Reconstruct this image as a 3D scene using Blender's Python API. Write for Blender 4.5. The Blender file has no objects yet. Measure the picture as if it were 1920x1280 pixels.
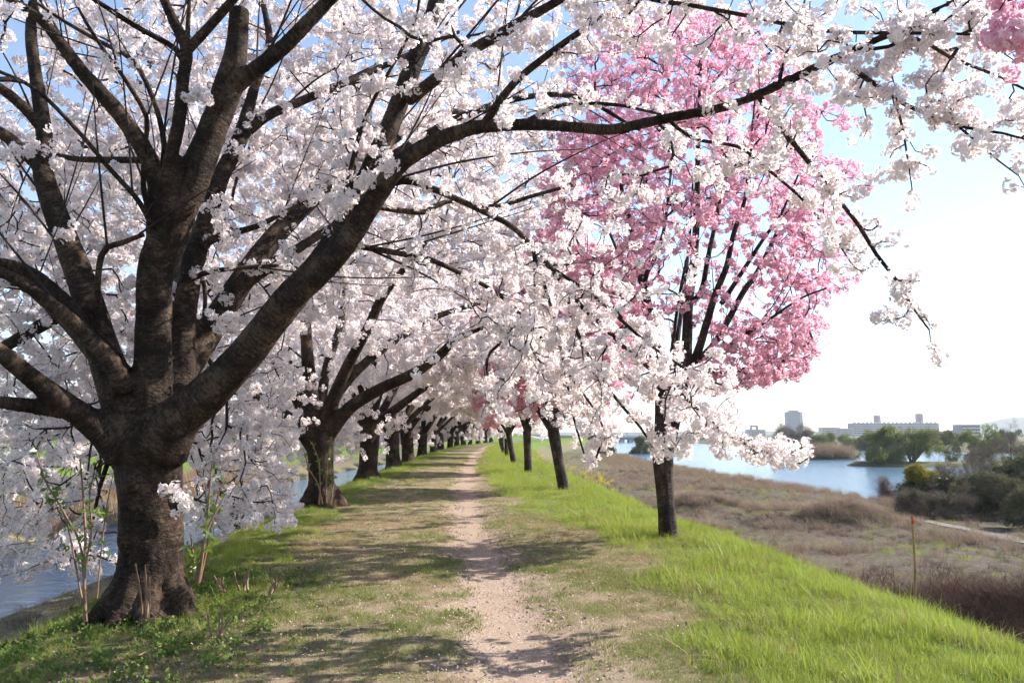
import bpy, math, random, time
import numpy as np
from mathutils import Vector, kdtree

T0 = time.time()
random.seed(7)
RNG = np.random.default_rng(7)
SC = bpy.context.scene
COL = SC.collection
R = math.radians

# ------------------------------------------------------------------ camera
F = 1493.0                     # focal length in photograph pixels (28 mm on 36 mm)
CAM_Z = 1.6
HORIZON = 812.0
PITCH = math.atan((HORIZON - 640.0) / F)
cam_d = bpy.data.cameras.new('camera')
cam_d.lens = 28.0
cam_d.sensor_width = 36.0
cam_d.clip_start = 0.05
cam_d.clip_end = 20000
cam = bpy.data.objects.new('camera', cam_d)
COL.objects.link(cam)
cam.location = (0, 0, CAM_Z)
cam.rotation_euler = (R(90) + PITCH, 0, 0)
SC.camera = cam

# ------------------------------------------------------------------ sky and sun
SUN_AZ, SUN_EL = R(70), R(35)  # azimuth clockwise from +Y
world = bpy.data.worlds.new('World')
SC.world = world
world.use_nodes = True
wn = world.node_tree
for n in list(wn.nodes):
    wn.nodes.remove(n)
wo = wn.nodes.new('ShaderNodeOutputWorld')
wb = wn.nodes.new('ShaderNodeBackground')
ws = wn.nodes.new('ShaderNodeTexSky')
ws.sky_type = 'NISHITA'
ws.sun_disc = False
ws.sun_elevation = SUN_EL
ws.sun_rotation = SUN_AZ
ws.altitude = 20
ws.air_density = 1.0
ws.dust_density = 0.2
ws.ozone_density = 2.5
wb.inputs['Strength'].default_value = 0.095
wn.links.new(ws.outputs[0], wb.inputs['Color'])
wn.links.new(wb.outputs[0], wo.inputs['Surface'])

sun_d = bpy.data.lights.new('sun', 'SUN')
sun_d.energy = 5.0
sun_d.angle = R(0.53)
sun_d.color = (1.0, 0.95, 0.87)
sun = bpy.data.objects.new('sun', sun_d)
COL.objects.link(sun)
SUN_DIR = Vector((math.sin(SUN_AZ) * math.cos(SUN_EL), math.cos(SUN_AZ) * math.cos(SUN_EL), math.sin(SUN_EL)))
sun.rotation_euler = SUN_DIR.to_track_quat('Z', 'Y').to_euler()
sun.location = (60, 30, 60)

vs = SC.view_settings
vs.view_transform = 'Standard'
vs.look = 'None'
vs.exposure = 1.4
vs.gamma = 1.0
vs.use_curve_mapping = False

cy = SC.cycles
cy.max_bounces = 5
cy.diffuse_bounces = 4
cy.glossy_bounces = 2
cy.transmission_bounces = 3
cy.transparent_max_bounces = 4
cy.volume_bounces = 0
cy.caustics_reflective = False
cy.caustics_refractive = False
cy.sample_clamp_indirect = 6.0
cy.use_denoising = True
cy.use_adaptive_sampling = True
cy.adaptive_threshold = 0.045


# ------------------------------------------------------------------ helpers
def P(x, y, depth):
    """Point seen at photograph pixel (x, y), DEPTH metres ahead."""
    u, v = (x - 960.0) / F, (640.0 - y) / F
    d = (u, math.cos(PITCH) - v * math.sin(PITCH), math.sin(PITCH) + v * math.cos(PITCH))
    t = depth / d[1]
    return np.array((d[0] * t, d[1] * t, CAM_Z + d[2] * t))


def project(p):
    """Photograph pixels of world points (n x 3)."""
    q = np.asarray(p, float) - np.array((0, 0, CAM_Z))
    c, s = math.cos(PITCH), math.sin(PITCH)
    z = q[:, 1] * c + q[:, 2] * s
    yv = -q[:, 1] * s + q[:, 2] * c
    zz = np.where(z > 0.05, z, 0.05)
    return 960 + F * q[:, 0] / zz, 640 - F * yv / zz, z


def hash2(ix, iy, seed=0):
    h = (ix.astype(np.int64) * 374761393 + iy.astype(np.int64) * 668265263 + seed * 1442695041) & 0xFFFFFFFF
    h = ((h ^ (h >> 13)) * 1274126177) & 0xFFFFFFFF
    return ((h ^ (h >> 16)) & 0xFFFF) / 65535.0


def vnoise(x, y, seed=0):
    x, y = np.asarray(x, float), np.asarray(y, float)
    ix, iy = np.floor(x), np.floor(y)
    fx, fy = x - ix, y - iy
    fx, fy = fx * fx * (3 - 2 * fx), fy * fy * (3 - 2 * fy)
    a, b = hash2(ix, iy, seed), hash2(ix + 1, iy, seed)
    c, d = hash2(ix, iy + 1, seed), hash2(ix + 1, iy + 1, seed)
    return (a * (1 - fx) + b * fx) * (1 - fy) + (c * (1 - fx) + d * fx) * fy


def fbm(x, y, seed=0, octaves=4):
    out, amp, tot = 0.0, 1.0, 0.0
    for k in range(octaves):
        out = out + amp * vnoise(np.asarray(x) * 2 ** k + 17.3 * k, np.asarray(y) * 2 ** k - 9.1 * k, seed + k)
        tot += amp
        amp *= 0.5
    return out / tot


def smooth(a, b, x):
    t = np.clip((np.asarray(x, float) - a) / (b - a), 0, 1)
    return t * t * (3 - 2 * t)


def mesh_from(name, verts, faces, mats=(), mat_index=None, smooth_shade=False):
    """faces: (m, 3) or (m, 4) int array, or a list of such arrays."""
    me = bpy.data.meshes.new(name)
    verts = np.ascontiguousarray(verts, dtype=np.float32)
    if not isinstance(faces, (list, tuple)):
        faces = [faces]
    faces = [np.asarray(f, dtype=np.int32) for f in faces if len(f)]
    me.vertices.add(len(verts))
    me.vertices.foreach_set('co', verts.ravel())
    if faces:
        loops = np.concatenate([f.ravel() for f in faces])
        sizes = np.concatenate([np.full(len(f), f.shape[1], np.int32) for f in faces])
        starts = np.concatenate(([0], np.cumsum(sizes)[:-1])).astype(np.int32)
        me.loops.add(len(loops))
        me.loops.foreach_set('vertex_index', loops)
        me.polygons.add(len(sizes))
        me.polygons.foreach_set('loop_start', starts)
        me.polygons.foreach_set('loop_total', sizes)
        if mat_index is not None:
            me.polygons.foreach_set('material_index', np.asarray(mat_index, np.int32))
        me.polygons.foreach_set('use_smooth', np.full(len(sizes), smooth_shade, bool))
    for m in mats:
        me.materials.append(m)
    me.update(calc_edges=True)
    return me


def add_obj(name, data, parent=None, loc=(0, 0, 0), rot=(0, 0, 0), **props):
    o = bpy.data.objects.new(name, data)
    COL.objects.link(o)
    o.location = loc
    o.rotation_euler = rot
    if parent is not None:
        o.parent = parent
    for k, v in props.items():
        o[k] = v
    return o


def thing(name, label, category, loc=(0, 0, 0), rot=(0, 0, 0), group=None):
    o = add_obj(name, None, None, loc, rot, label=label, category=category)
    if group:
        o['group'] = group
    return o


def copy_thing(src, loc, rotz=0.0, scale=1.0, label=None):
    """Copy of a thing with its parts and sub-parts (mesh data shared)."""
    c = src.copy()
    COL.objects.link(c)
    c.location = loc
    c.rotation_euler = (0, 0, rotz)
    c.scale = (scale, scale, scale)
    if label:
        c['label'] = label
    for ch in src.children:
        k = ch.copy()
        COL.objects.link(k)
        k.parent = c
        for g in ch.children:
            q = g.copy()
            COL.objects.link(q)
            q.parent = k
    return c


def float_attr(me, name, values, kind='FLOAT'):
    a = me.attributes.new(name, kind, 'POINT')
    if kind == 'FLOAT':
        a.data.foreach_set('value', np.asarray(values, np.float32))
    elif kind == 'INT':
        a.data.foreach_set('value', np.asarray(values, np.int32))
    else:
        a.data.foreach_set('vector', np.asarray(values, np.float32).ravel())


class Boxes:
    """Collects boxes into one mesh."""
    def __init__(self):
        self.v, self.f = [], []

    def box(self, x0, x1, y0, y1, z0, z1):
        b = len(self.v) * 8
        self.v.append([(x0, y0, z0), (x1, y0, z0), (x1, y1, z0), (x0, y1, z0), (x0, y0, z1), (x1, y0, z1), (x1, y1, z1), (x0, y1, z1)])
        self.f += [[b, b + 3, b + 2, b + 1], [b + 4, b + 5, b + 6, b + 7], [b, b + 1, b + 5, b + 4], [b + 1, b + 2, b + 6, b + 5], [b + 2, b + 3, b + 7, b + 6], [b + 3, b, b + 4, b + 7]]
        return self

    def mesh(self, name, mat):
        return mesh_from(name, np.array(self.v).reshape(-1, 3), np.array(self.f), [mat])


# ------------------------------------------------------------------ materials
def new_mat(name):
    m = bpy.data.materials.new(name)
    m.use_nodes = True
    nt = m.node_tree
    for n in list(nt.nodes):
        nt.nodes.remove(n)
    out = nt.nodes.new('ShaderNodeOutputMaterial')
    return m, nt, out


def N(nt, kind, **inputs):
    n = nt.nodes.new(kind)
    for k, v in inputs.items():
        k = k.replace('_', ' ')
        if k in n.inputs:
            n.inputs[k].default_value = v
    return n


def ramp(nt, fac, stops):
    r = nt.nodes.new('ShaderNodeValToRGB')
    els = r.color_ramp.elements
    while len(els) > 1:
        els.remove(els[-1])
    for i, (p, c) in enumerate(stops):
        e = els[0] if i == 0 else els.new(p)
        e.position = p
        e.color = (*c, 1)
    if fac is not None:
        nt.links.new(fac, r.inputs['Fac'])
    return r.outputs['Color']


def mixc(nt, fac, a, b):
    m = nt.nodes.new('ShaderNodeMix')
    m.data_type = 'RGBA'
    for sock, val in ((m.inputs[0], fac), (m.inputs[6], a), (m.inputs[7], b)):
        if isinstance(val, (int, float)):
            sock.default_value = val
        elif isinstance(val, tuple):
            sock.default_value = (*val, 1)
        else:
            nt.links.new(val, sock)
    return m.outputs[2]


def math_node(nt, op, a, b=None, clamp=False):
    m = nt.nodes.new('ShaderNodeMath')
    m.operation = op
    m.use_clamp = clamp
    for i, v in enumerate((a, b)):
        if v is None:
            continue
        if isinstance(v, (int, float)):
            m.inputs[i].default_value = v
        else:
            nt.links.new(v, m.inputs[i])
    return m.outputs[0]


def thin_mat(name, col_a, col_b, trans=0.4, trans_tint=None, rough_gloss=0.0, patch=0.0):
    """Petals, leaves and blades: diffuse plus translucent, colour varying from piece to piece."""
    m, nt, out = new_mat(name)
    oi = nt.nodes.new('ShaderNodeObjectInfo')
    geo = nt.nodes.new('ShaderNodeNewGeometry')
    f = math_node(nt, 'ADD', math_node(nt, 'MULTIPLY', oi.outputs['Random'], 0.55), math_node(nt, 'MULTIPLY', geo.outputs['Random Per Island'], 0.45))
    if patch:
        pn = N(nt, 'ShaderNodeTexNoise', Scale=1.1, Detail=3.0, Roughness=0.6)
        nt.links.new(geo.outputs['Position'], pn.inputs['Vector'])
        f = math_node(nt, 'ADD', math_node(nt, 'MULTIPLY', f, 1 - patch), math_node(nt, 'MULTIPLY', math_node(nt, 'MULTIPLY', math_node(nt, 'SUBTRACT', pn.outputs['Fac'], 0.3), 2.5, True), patch), True)
    c = mixc(nt, f, col_a, col_b)
    d = nt.nodes.new('ShaderNodeBsdfDiffuse')
    t = nt.nodes.new('ShaderNodeBsdfTranslucent')
    nt.links.new(c, d.inputs['Color'])
    if trans_tint:
        nt.links.new(mixc(nt, 0.5, c, trans_tint), t.inputs['Color'])
    else:
        nt.links.new(c, t.inputs['Color'])
    mx = nt.nodes.new('ShaderNodeMixShader')
    mx.inputs[0].default_value = trans
    nt.links.new(d.outputs[0], mx.inputs[1])
    nt.links.new(t.outputs[0], mx.inputs[2])
    if rough_gloss > 0:
        g = N(nt, 'ShaderNodeBsdfGlossy', Roughness=0.35)
        g.inputs['Color'].default_value = (1, 1, 1, 1)
        m2 = nt.nodes.new('ShaderNodeMixShader')
        m2.inputs[0].default_value = rough_gloss
        nt.links.new(mx.outputs[0], m2.inputs[1])
        nt.links.new(g.outputs[0], m2.inputs[2])
        mx = m2
    nt.links.new(mx.outputs[0], out.inputs['Surface'])
    return m


def plain_mat(name, col_a, col_b=None, scale=3.0, rough=0.8, bump=0.0, metallic=0.0):
    m, nt, out = new_mat(name)
    p = N(nt, 'ShaderNodeBsdfPrincipled', Roughness=rough, Metallic=metallic)
    p.inputs['Specular IOR Level'].default_value = 0.25
    tc = nt.nodes.new('ShaderNodeTexCoord')
    no = N(nt, 'ShaderNodeTexNoise', Scale=scale, Detail=5.0, Roughness=0.6)
    nt.links.new(tc.outputs['Object'], no.inputs['Vector'])
    nt.links.new(ramp(nt, no.outputs['Fac'], [(0.3, col_a), (0.7, col_b or col_a)]), p.inputs['Base Color'])
    if bump:
        b = N(nt, 'ShaderNodeBump', Strength=bump, Distance=0.02)
        nt.links.new(no.outputs['Fac'], b.inputs['Height'])
        nt.links.new(b.outputs[0], p.inputs['Normal'])
    nt.links.new(p.outputs[0], out.inputs['Surface'])
    return m


def bark_mat(name, dark, mid, light, lichen=0.0):
    m, nt, out = new_mat(name)
    p = N(nt, 'ShaderNodeBsdfPrincipled', Roughness=0.75)
    p.inputs['Specular IOR Level'].default_value = 0.12
    at = nt.nodes.new('ShaderNodeAttribute')
    at.attribute_name = 'along'
    tc = nt.nodes.new('ShaderNodeTexCoord')
    sx = nt.nodes.new('ShaderNodeSeparateXYZ')
    nt.links.new(tc.outputs['Object'], sx.inputs[0])
    cb = nt.nodes.new('ShaderNodeCombineXYZ')
    nt.links.new(math_node(nt, 'MULTIPLY', sx.outputs[0], 13.0), cb.inputs[0])
    nt.links.new(math_node(nt, 'MULTIPLY', sx.outputs[1], 13.0), cb.inputs[1])
    nt.links.new(math_node(nt, 'MULTIPLY', at.outputs['Fac'], 46.0), cb.inputs[2])
    ring = N(nt, 'ShaderNodeTexNoise', Scale=1.0, Detail=4.0, Roughness=0.65)
    nt.links.new(cb.outputs[0], ring.inputs['Vector'])
    blot = N(nt, 'ShaderNodeTexNoise', Scale=3.2, Detail=5.0, Roughness=0.65)
    nt.links.new(tc.outputs['Object'], blot.inputs['Vector'])
    fine = N(nt, 'ShaderNodeTexNoise', Scale=38.0, Detail=4.0, Roughness=0.7)
    nt.links.new(tc.outputs['Object'], fine.inputs['Vector'])
    f = math_node(nt, 'ADD', math_node(nt, 'MULTIPLY', ring.outputs['Fac'], 0.36), math_node(nt, 'MULTIPLY', blot.outputs['Fac'], 0.64))
    f = math_node(nt, 'ADD', f, math_node(nt, 'MULTIPLY', math_node(nt, 'SUBTRACT', fine.outputs['Fac'], 0.5), 0.34))
    c = ramp(nt, f, [(0.36, dark), (0.5, mid), (0.66, light)])
    vor = N(nt, 'ShaderNodeTexVoronoi', Scale=1.0)
    vor.feature = 'DISTANCE_TO_EDGE'
    vm_ = nt.nodes.new('ShaderNodeVectorMath')
    vm_.operation = 'MULTIPLY'
    vm_.inputs[1].default_value = (0.6, 0.6, 0.35)
    nt.links.new(cb.outputs[0], vm_.inputs[0])
    nt.links.new(vm_.outputs[0], vor.inputs['Vector'])
    crack = ramp(nt, vor.outputs['Distance'], [(0.0, (1, 1, 1)), (0.07, (0, 0, 0))])
    c = mixc(nt, math_node(nt, 'MULTIPLY', crack, 0.3), c, (0.006, 0.004, 0.004))
    lent = N(nt, 'ShaderNodeTexNoise', Scale=2.2, Detail=2.0, Roughness=0.5)
    nt.links.new(cb.outputs[0], lent.inputs['Vector'])
    c = mixc(nt, ramp(nt, lent.outputs['Fac'], [(0.62, (0, 0, 0)), (0.7, (0.4, 0.4, 0.4))]), c, (0.16, 0.105, 0.075))
    if lichen:
        li = N(nt, 'ShaderNodeTexNoise', Scale=6.0, Detail=6.0, Roughness=0.7)
        nt.links.new(tc.outputs['Object'], li.inputs['Vector'])
        k = ramp(nt, li.outputs['Fac'], [(0.55, (0, 0, 0)), (0.66, (lichen, lichen, lichen))])
        c = mixc(nt, k, c, (0.19, 0.2, 0.15))
    nt.links.new(c, p.inputs['Base Color'])
    h = math_node(nt, 'SUBTRACT', math_node(nt, 'ADD', math_node(nt, 'MULTIPLY', ring.outputs['Fac'], 0.7), math_node(nt, 'MULTIPLY', fine.outputs['Fac'], 0.6)), math_node(nt, 'MULTIPLY', crack, 0.15))
    b = N(nt, 'ShaderNodeBump', Strength=0.9, Distance=0.025)
    nt.links.new(h, b.inputs['Height'])
    nt.links.new(b.outputs[0], p.inputs['Normal'])
    nt.links.new(p.outputs[0], out.inputs['Surface'])
    return m


M = {}
M['bark'] = bark_mat('cherry_bark', (0.010, 0.0065, 0.005), (0.030, 0.019, 0.014), (0.125, 0.082, 0.057), 0.1)
M['bark_pink'] = bark_mat('pink_cherry_bark', (0.014, 0.010, 0.009), (0.036, 0.025, 0.022), (0.14, 0.105, 0.085), 0.25)
M['twig'] = plain_mat('twig_bark', (0.018, 0.012, 0.012), (0.045, 0.03, 0.028), 6, 0.8)
M['twig_pink'] = plain_mat('pink_twig_bark', (0.025, 0.014, 0.015), (0.05, 0.03, 0.03), 6, 0.8)
M['white_petal'] = thin_mat('white_petal', (0.90, 0.79, 0.80), (0.93, 0.88, 0.86), 0.58)
M['white_centre'] = thin_mat('white_flower_centre', (0.55, 0.20, 0.20), (0.66, 0.46, 0.32), 0.4)
M['stalk'] = thin_mat('flower_stalk', (0.24, 0.22, 0.08), (0.30, 0.16, 0.10), 0.4)
M['pink_petal'] = thin_mat('pink_petal', (0.86, 0.43, 0.56), (0.93, 0.68, 0.75), 0.56)
M['pink_centre'] = thin_mat('pink_flower_centre', (0.40, 0.06, 0.13), (0.5, 0.12, 0.16), 0.3)
M['lush'] = thin_mat('lush_grass', (0.13, 0.20, 0.03), (0.40, 0.44, 0.09), 0.46, (0.40, 0.48, 0.07), 0.01, 0.5)
M['short'] = thin_mat('short_grass', (0.11, 0.165, 0.03), (0.29, 0.31, 0.10), 0.4, None, 0.005, 0.4)
M['straw'] = thin_mat('straw', (0.26, 0.18, 0.10), (0.48, 0.36, 0.24), 0.25)
M['weed'] = thin_mat('weed_leaf', (0.09, 0.15, 0.035), (0.19, 0.25, 0.07), 0.35)
M['reed'] = thin_mat('dry_reed', (0.26, 0.18, 0.12), (0.44, 0.33, 0.23), 0.25)
M['mauve_straw'] = thin_mat('faded_straw', (0.20, 0.145, 0.105), (0.42, 0.33, 0.25), 0.3)
M['brush'] = thin_mat('dead_brush', (0.04, 0.025, 0.022), (0.15, 0.10, 0.08), 0.1)
M['shoot_leaf'] = thin_mat('shoot_leaf', (0.10, 0.19, 0.02), (0.19, 0.28, 0.03), 0.45, None, 0.04)
M['shoot_bark'] = plain_mat('shoot_bark', (0.16, 0.085, 0.05), (0.26, 0.17, 0.11), 9, 0.6)
M['willow_leaf'] = thin_mat('willow_leaf', (0.15, 0.18, 0.05), (0.26, 0.28, 0.09), 0.4)
M['bush_leaf'] = thin_mat('bush_leaf', (0.035, 0.06, 0.02), (0.085, 0.11, 0.035), 0.25, None, 0.04)
M['gold_leaf'] = thin_mat('golden_leaf', (0.20, 0.19, 0.03), (0.32, 0.27, 0.05), 0.35)
M['olive_leaf'] = thin_mat('olive_leaf', (0.09, 0.10, 0.045), (0.17, 0.17, 0.08), 0.3)
M['bare_twig'] = thin_mat('bare_twig', (0.14, 0.10, 0.075), (0.26, 0.20, 0.155), 0.1)
M['rape'] = thin_mat('rapeseed_flower', (0.55, 0.45, 0.03), (0.7, 0.6, 0.06), 0.35)
M['bark_grey'] = plain_mat('grey_bark', (0.06, 0.05, 0.042), (0.13, 0.11, 0.09), 8, 0.9, 0.4)
M['bamboo'] = plain_mat('bamboo', (0.22, 0.13, 0.06), (0.38, 0.25, 0.13), 10, 0.45)
M['red_tape'] = plain_mat('red_tape', (0.55, 0.05, 0.04), (0.6, 0.09, 0.05), 10, 0.5)
M['pebble'] = plain_mat('pebble', (0.18, 0.13, 0.11), (0.42, 0.33, 0.27), 2.5, 0.85)
M['concrete'] = plain_mat('pale_concrete', (0.50, 0.47, 0.46), (0.58, 0.55, 0.54), 0.2, 0.8)
M['concrete_pink'] = plain_mat('pinkish_concrete', (0.30, 0.25, 0.27), (0.36, 0.30, 0.32), 0.2, 0.8)
M['tower_wall'] = plain_mat('tower_cladding', (0.10, 0.12, 0.22), (0.13, 0.15, 0.26), 0.1, 0.5)
M['win'] = plain_mat('dark_glass', (0.035, 0.045, 0.06), (0.06, 0.075, 0.09), 0.5, 0.15)
M['steel'] = plain_mat('bridge_steel', (0.20, 0.23, 0.28), (0.25, 0.28, 0.33), 0.3, 0.5)
M['roof_tile'] = plain_mat('roof_tiles', (0.10, 0.10, 0.115), (0.15, 0.15, 0.16), 0.6, 0.6)


# ------------------------------------------------------------------ the lie of the land
PY = np.array([-40, 0, 5, 8.3, 12.7, 18, 27, 40, 63, 80, 99, 129, 150, 190, 260, 420, 3500.])
PX = np.array([3.9, .5, .16, -.16, -.60, -1.0, -1.5, -2.1, -2.85, -3.1, -3.05, -1.7, -.2, 5.0, 18, 46, 46.])
WATER_Z = -3.2
SHORE_Y = np.array([-200, 0, 40, 58, 75, 109, 150, 239, 330, 420, 600, 3500.])
SHORE_X = np.array([31, 29, 27, 25, 23, 21, 22, 28, 38, 50, 68, 68.])
FAR_Y = np.array([-200, 60, 120, 170, 230, 300, 380, 480, 900, 3500.])
FAR_X = np.array([190, 175, 150, 128, 108, 92, 84, 88, 120, 120.])
ISLES = [(64, 120, 15, 5.5), (57, 151, 8.0, 4.0), (88, 128, 14, 7)]      # low islands in the river


MOUNDS = [(15.9, 39, 1.9, .85), (10.7, 46, 2.0, .8), (12.6, 40, 1.3, .4), (19, 44, 2.2, .5), (8.2, 36, 1.0, .4)]


def path_x(y):
    return np.interp(y, PY, PX)


def land(x, y):
    x, y = np.asarray(x, float), np.asarray(y, float)
    d = x - path_x(y)
    # levee
    z = np.zeros(np.broadcast(x, y).shape)
    right_drop = 2.65 * smooth(3.3, 8.6, d)
    z = z - right_drop
    z = z - 3.0 * smooth(3.2, 9.3, -d) - 0.5 * smooth(9, 13, -d)
    # worn path and soft relief
    z = z - 0.05 * np.exp(-(d / 0.42) ** 2)
    z = z + 0.05 * (fbm(x * 0.9, y * 0.9, 3, 3) - 0.5) * smooth(0.3, 1.6, np.abs(d))
    z = z + 0.5 * (fbm(x * 0.12, y * 0.12, 5, 4) - 0.5) * smooth(7, 12, d)
    for (mx, my, mr, mh) in MOUNDS:
        z = z + mh * np.exp(-((x - mx) / mr) ** 2 - ((y - my) / (mr * .7)) ** 2)
    # river on the right
    sx, fx = np.interp(y, SHORE_Y, SHORE_X), np.interp(y, FAR_Y, FAR_X)
    wob = 2.2 * (fbm(x * 0.07, y * 0.07, 9, 3) - 0.5)
    wet = smooth(-1.5, 1.5, x - sx + wob) * smooth(-1.5, 1.5, fx - x + wob)
    for (ix, iy, rx, ry) in ISLES:
        q = np.sqrt(((x - ix) / rx) ** 2 + ((y - iy) / ry) ** 2)
        wet = wet * smooth(0.85, 1.1, q + 0.15 * (fbm(x * .3, y * .3, 2, 2) - .5))
    z = z - 1.7 * wet
    # canal on the left, far bank with a green dyke
    wl = smooth(13.0, 15.0, -d + wob * 0.4) * smooth(-21.0, -19.0, d + wob * 0.4)
    z = z - 1.2 * wl
    z = z + 0.9 * smooth(20, 24, -d) + 2.9 * smooth(27, 38, -d) * 1.0
    # distant plain
    z = z + 0.6 * smooth(0, 40, x - fx)
    return z


def zone_values(x, y):
    d = x - path_x(y)
    n1 = fbm(x * 0.8, y * 0.8, 21, 4)
    n2 = fbm(x * 0.25, y * 0.25, 31, 4)
    right_edge = np.interp(y, [0, 6, 9, 12, 16, 22, 60], [1.5, 1.6, 2.0, 2.3, 1.3, 0.9, 0.7])
    lush = smooth(right_edge - 0.35, right_edge + 0.55, d + 1.0 * (n1 - 0.5)) * (1 - smooth(5.2, 6.6, d + 1.5 * (n1 - .5)))
    foot = 1 - smooth(1.2, 3.6, np.hypot((x + 3.0) * .8, y - 5.6))                # trodden, weedy ground by the big trunk
    lush = np.maximum(lush, smooth(2.3, 3.1, -d + 1.4 * (n1 - 0.5)) * (1 - smooth(6.5, 8.5, -d)) * 0.85 * (1 - .8 * foot))
    lush = np.maximum(lush, smooth(26, 29, -d) * 1.0)                        # far green dyke
    n3 = fbm(x * 2.6, y * 2.6, 25, 3)
    worn = 1 - smooth(0.2, 0.6, np.abs(d) + 0.7 * (n3 - 0.5))                # bare earth of the path
    worn = np.maximum(worn, 0.4 * (1 - smooth(0.15, 0.6, np.abs(d + 1.35) + 0.9 * (n3 - .5))))
    worn = np.maximum(worn, 0.75 * smooth(0.85, 0.2, np.abs(d - .2) / 1.3 + .9 * (n3 - .5)) * smooth(15, 7, y))
    worn = np.maximum(worn, 0.3 * smooth(.52, .64, n3) * (np.abs(d) < 2.6))
    n1 = 0.5 * n1 + 0.5 * n3
    plain = smooth(5.2, 6.8, d + 1.5 * (n1 - .5))
    return d, n1, n2, lush, worn, plain


# ------------------------------------------------------------------ ground
def axis(parts):
    out = []
    for a, b, n in parts:
        out.append(np.linspace(a, b, n, endpoint=False))
    return np.concatenate(out)


gy = np.concatenate((axis([(-10, 2, 16), (2, 16, 100), (16, 40, 90), (40, 160, 120)]), np.geomspace(160, 3200, 46)))
gd = np.concatenate((-np.geomspace(2400, 60, 26), axis([(-58, -12, 56), (-12, -5, 32), (-5, 7, 110), (7, 34, 80), (34, 150, 90)]), np.geomspace(150, 2400, 26)))
GX, GY = np.meshgrid(gd, gy)
bend = np.clip(1 - (np.abs(GX) - 40) / 60, 0, 1)
GX = GX + path_x(GY) * bend
GZ = land(GX, GY)
ni, nj = GX.shape
idx = np.arange(ni * nj).reshape(ni, nj)
gf = np.stack((idx[:-1, :-1], idx[:-1, 1:], idx[1:, 1:], idx[1:, :-1]), -1).reshape(-1, 4)
gv = np.stack((GX, GY, GZ), -1).reshape(-1, 3)
dd, n1, n2, lush, worn, plain = zone_values(gv[:, 0], gv[:, 1])
far_mask = smooth(60, 140, np.hypot(gv[:, 0], gv[:, 1]))


def ground_mat():
    m, nt, out = new_mat('levee_ground')
    p = N(nt, 'ShaderNodeBsdfPrincipled', Roughness=0.95)
    p.inputs['Specular IOR Level'].default_value = 0.1
    tc = nt.nodes.new('ShaderNodeTexCoord')

    def noise(scale, detail=5.0, rough=0.65):
        n = N(nt, 'ShaderNodeTexNoise', Scale=scale, Detail=detail, Roughness=rough)
        nt.links.new(tc.outputs['Object'], n.inputs['Vector'])
        return n.outputs['Fac']

    def attr(name):
        a = nt.nodes.new('ShaderNodeAttribute')
        a.attribute_name = name
        return a.outputs['Fac']
    big, mid, fine, vfine = noise(0.7), noise(5.0), noise(28.0), noise(140.0, 3.0)
    sod = ramp(nt, mid, [(0.32, (0.11, 0.115, 0.045)), (0.5, (0.215, 0.17, 0.10)), (0.66, (0.34, 0.26, 0.18))])
    sod = mixc(nt, math_node(nt, 'MULTIPLY', ramp(nt, fine, [(0.42, (0, 0, 0)), (0.6, (1, 1, 1))]), 0.55), sod, (0.10, 0.125, 0.035))
    lush_c = ramp(nt, mid, [(0.3, (0.05, 0.085, 0.015)), (0.6, (0.12, 0.17, 0.03))])
    earth = ramp(nt, fine, [(0.28, (0.21, 0.155, 0.11)), (0.5, (0.33, 0.25, 0.185)), (0.72, (0.44, 0.345, 0.265))])
    dark = ramp(nt, mid, [(0.3, (0.035, 0.025, 0.02)), (0.52, (0.085, 0.064, 0.05)), (0.7, (0.17, 0.13, 0.105))])
    dark = mixc(nt, ramp(nt, big, [(0.5, (0, 0, 0)), (0.66, (0.85, 0.85, 0.85))]), dark, (0.085, 0.105, 0.035))
    dark = mixc(nt, math_node(nt, 'MULTIPLY', ramp(nt, fine, [(0.5, (0, 0, 0)), (0.65, (1, 1, 1))]), 0.5), dark, (0.27, 0.21, 0.17))
    c = mixc(nt, attr('lush'), sod, lush_c)
    c = mixc(nt, attr('plain'), c, dark)
    c = mixc(nt, attr('worn'), c, earth)
    c = mixc(nt, attr('farland'), c, ramp(nt, noise(0.02), [(0.35, (0.14, 0.11, 0.075)), (0.6, (0.12, 0.12, 0.06))]))
    nt.links.new(c, p.inputs['Base Color'])
    h = math_node(nt, 'ADD', math_node(nt, 'MULTIPLY', fine, 0.6), math_node(nt, 'MULTIPLY', vfine, 0.4))
    b = N(nt, 'ShaderNodeBump', Strength=0.8, Distance=0.03)
    nt.links.new(h, b.inputs['Height'])
    nt.links.new(b.outputs[0], p.inputs['Normal'])
    nt.links.new(p.outputs[0], out.inputs['Surface'])
    return m


M['ground'] = ground_mat()
gme = mesh_from('ground', gv, gf, [M['ground']], smooth_shade=True)
for nm, val in (('lush', lush), ('plain', plain), ('worn', worn), ('farland', far_mask * (1 - lush))):
    float_attr(gme, nm, val)
add_obj('ground', gme, kind='structure')

# trodden path: a sheet just above the sod with ragged edges
M['path'] = None


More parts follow.
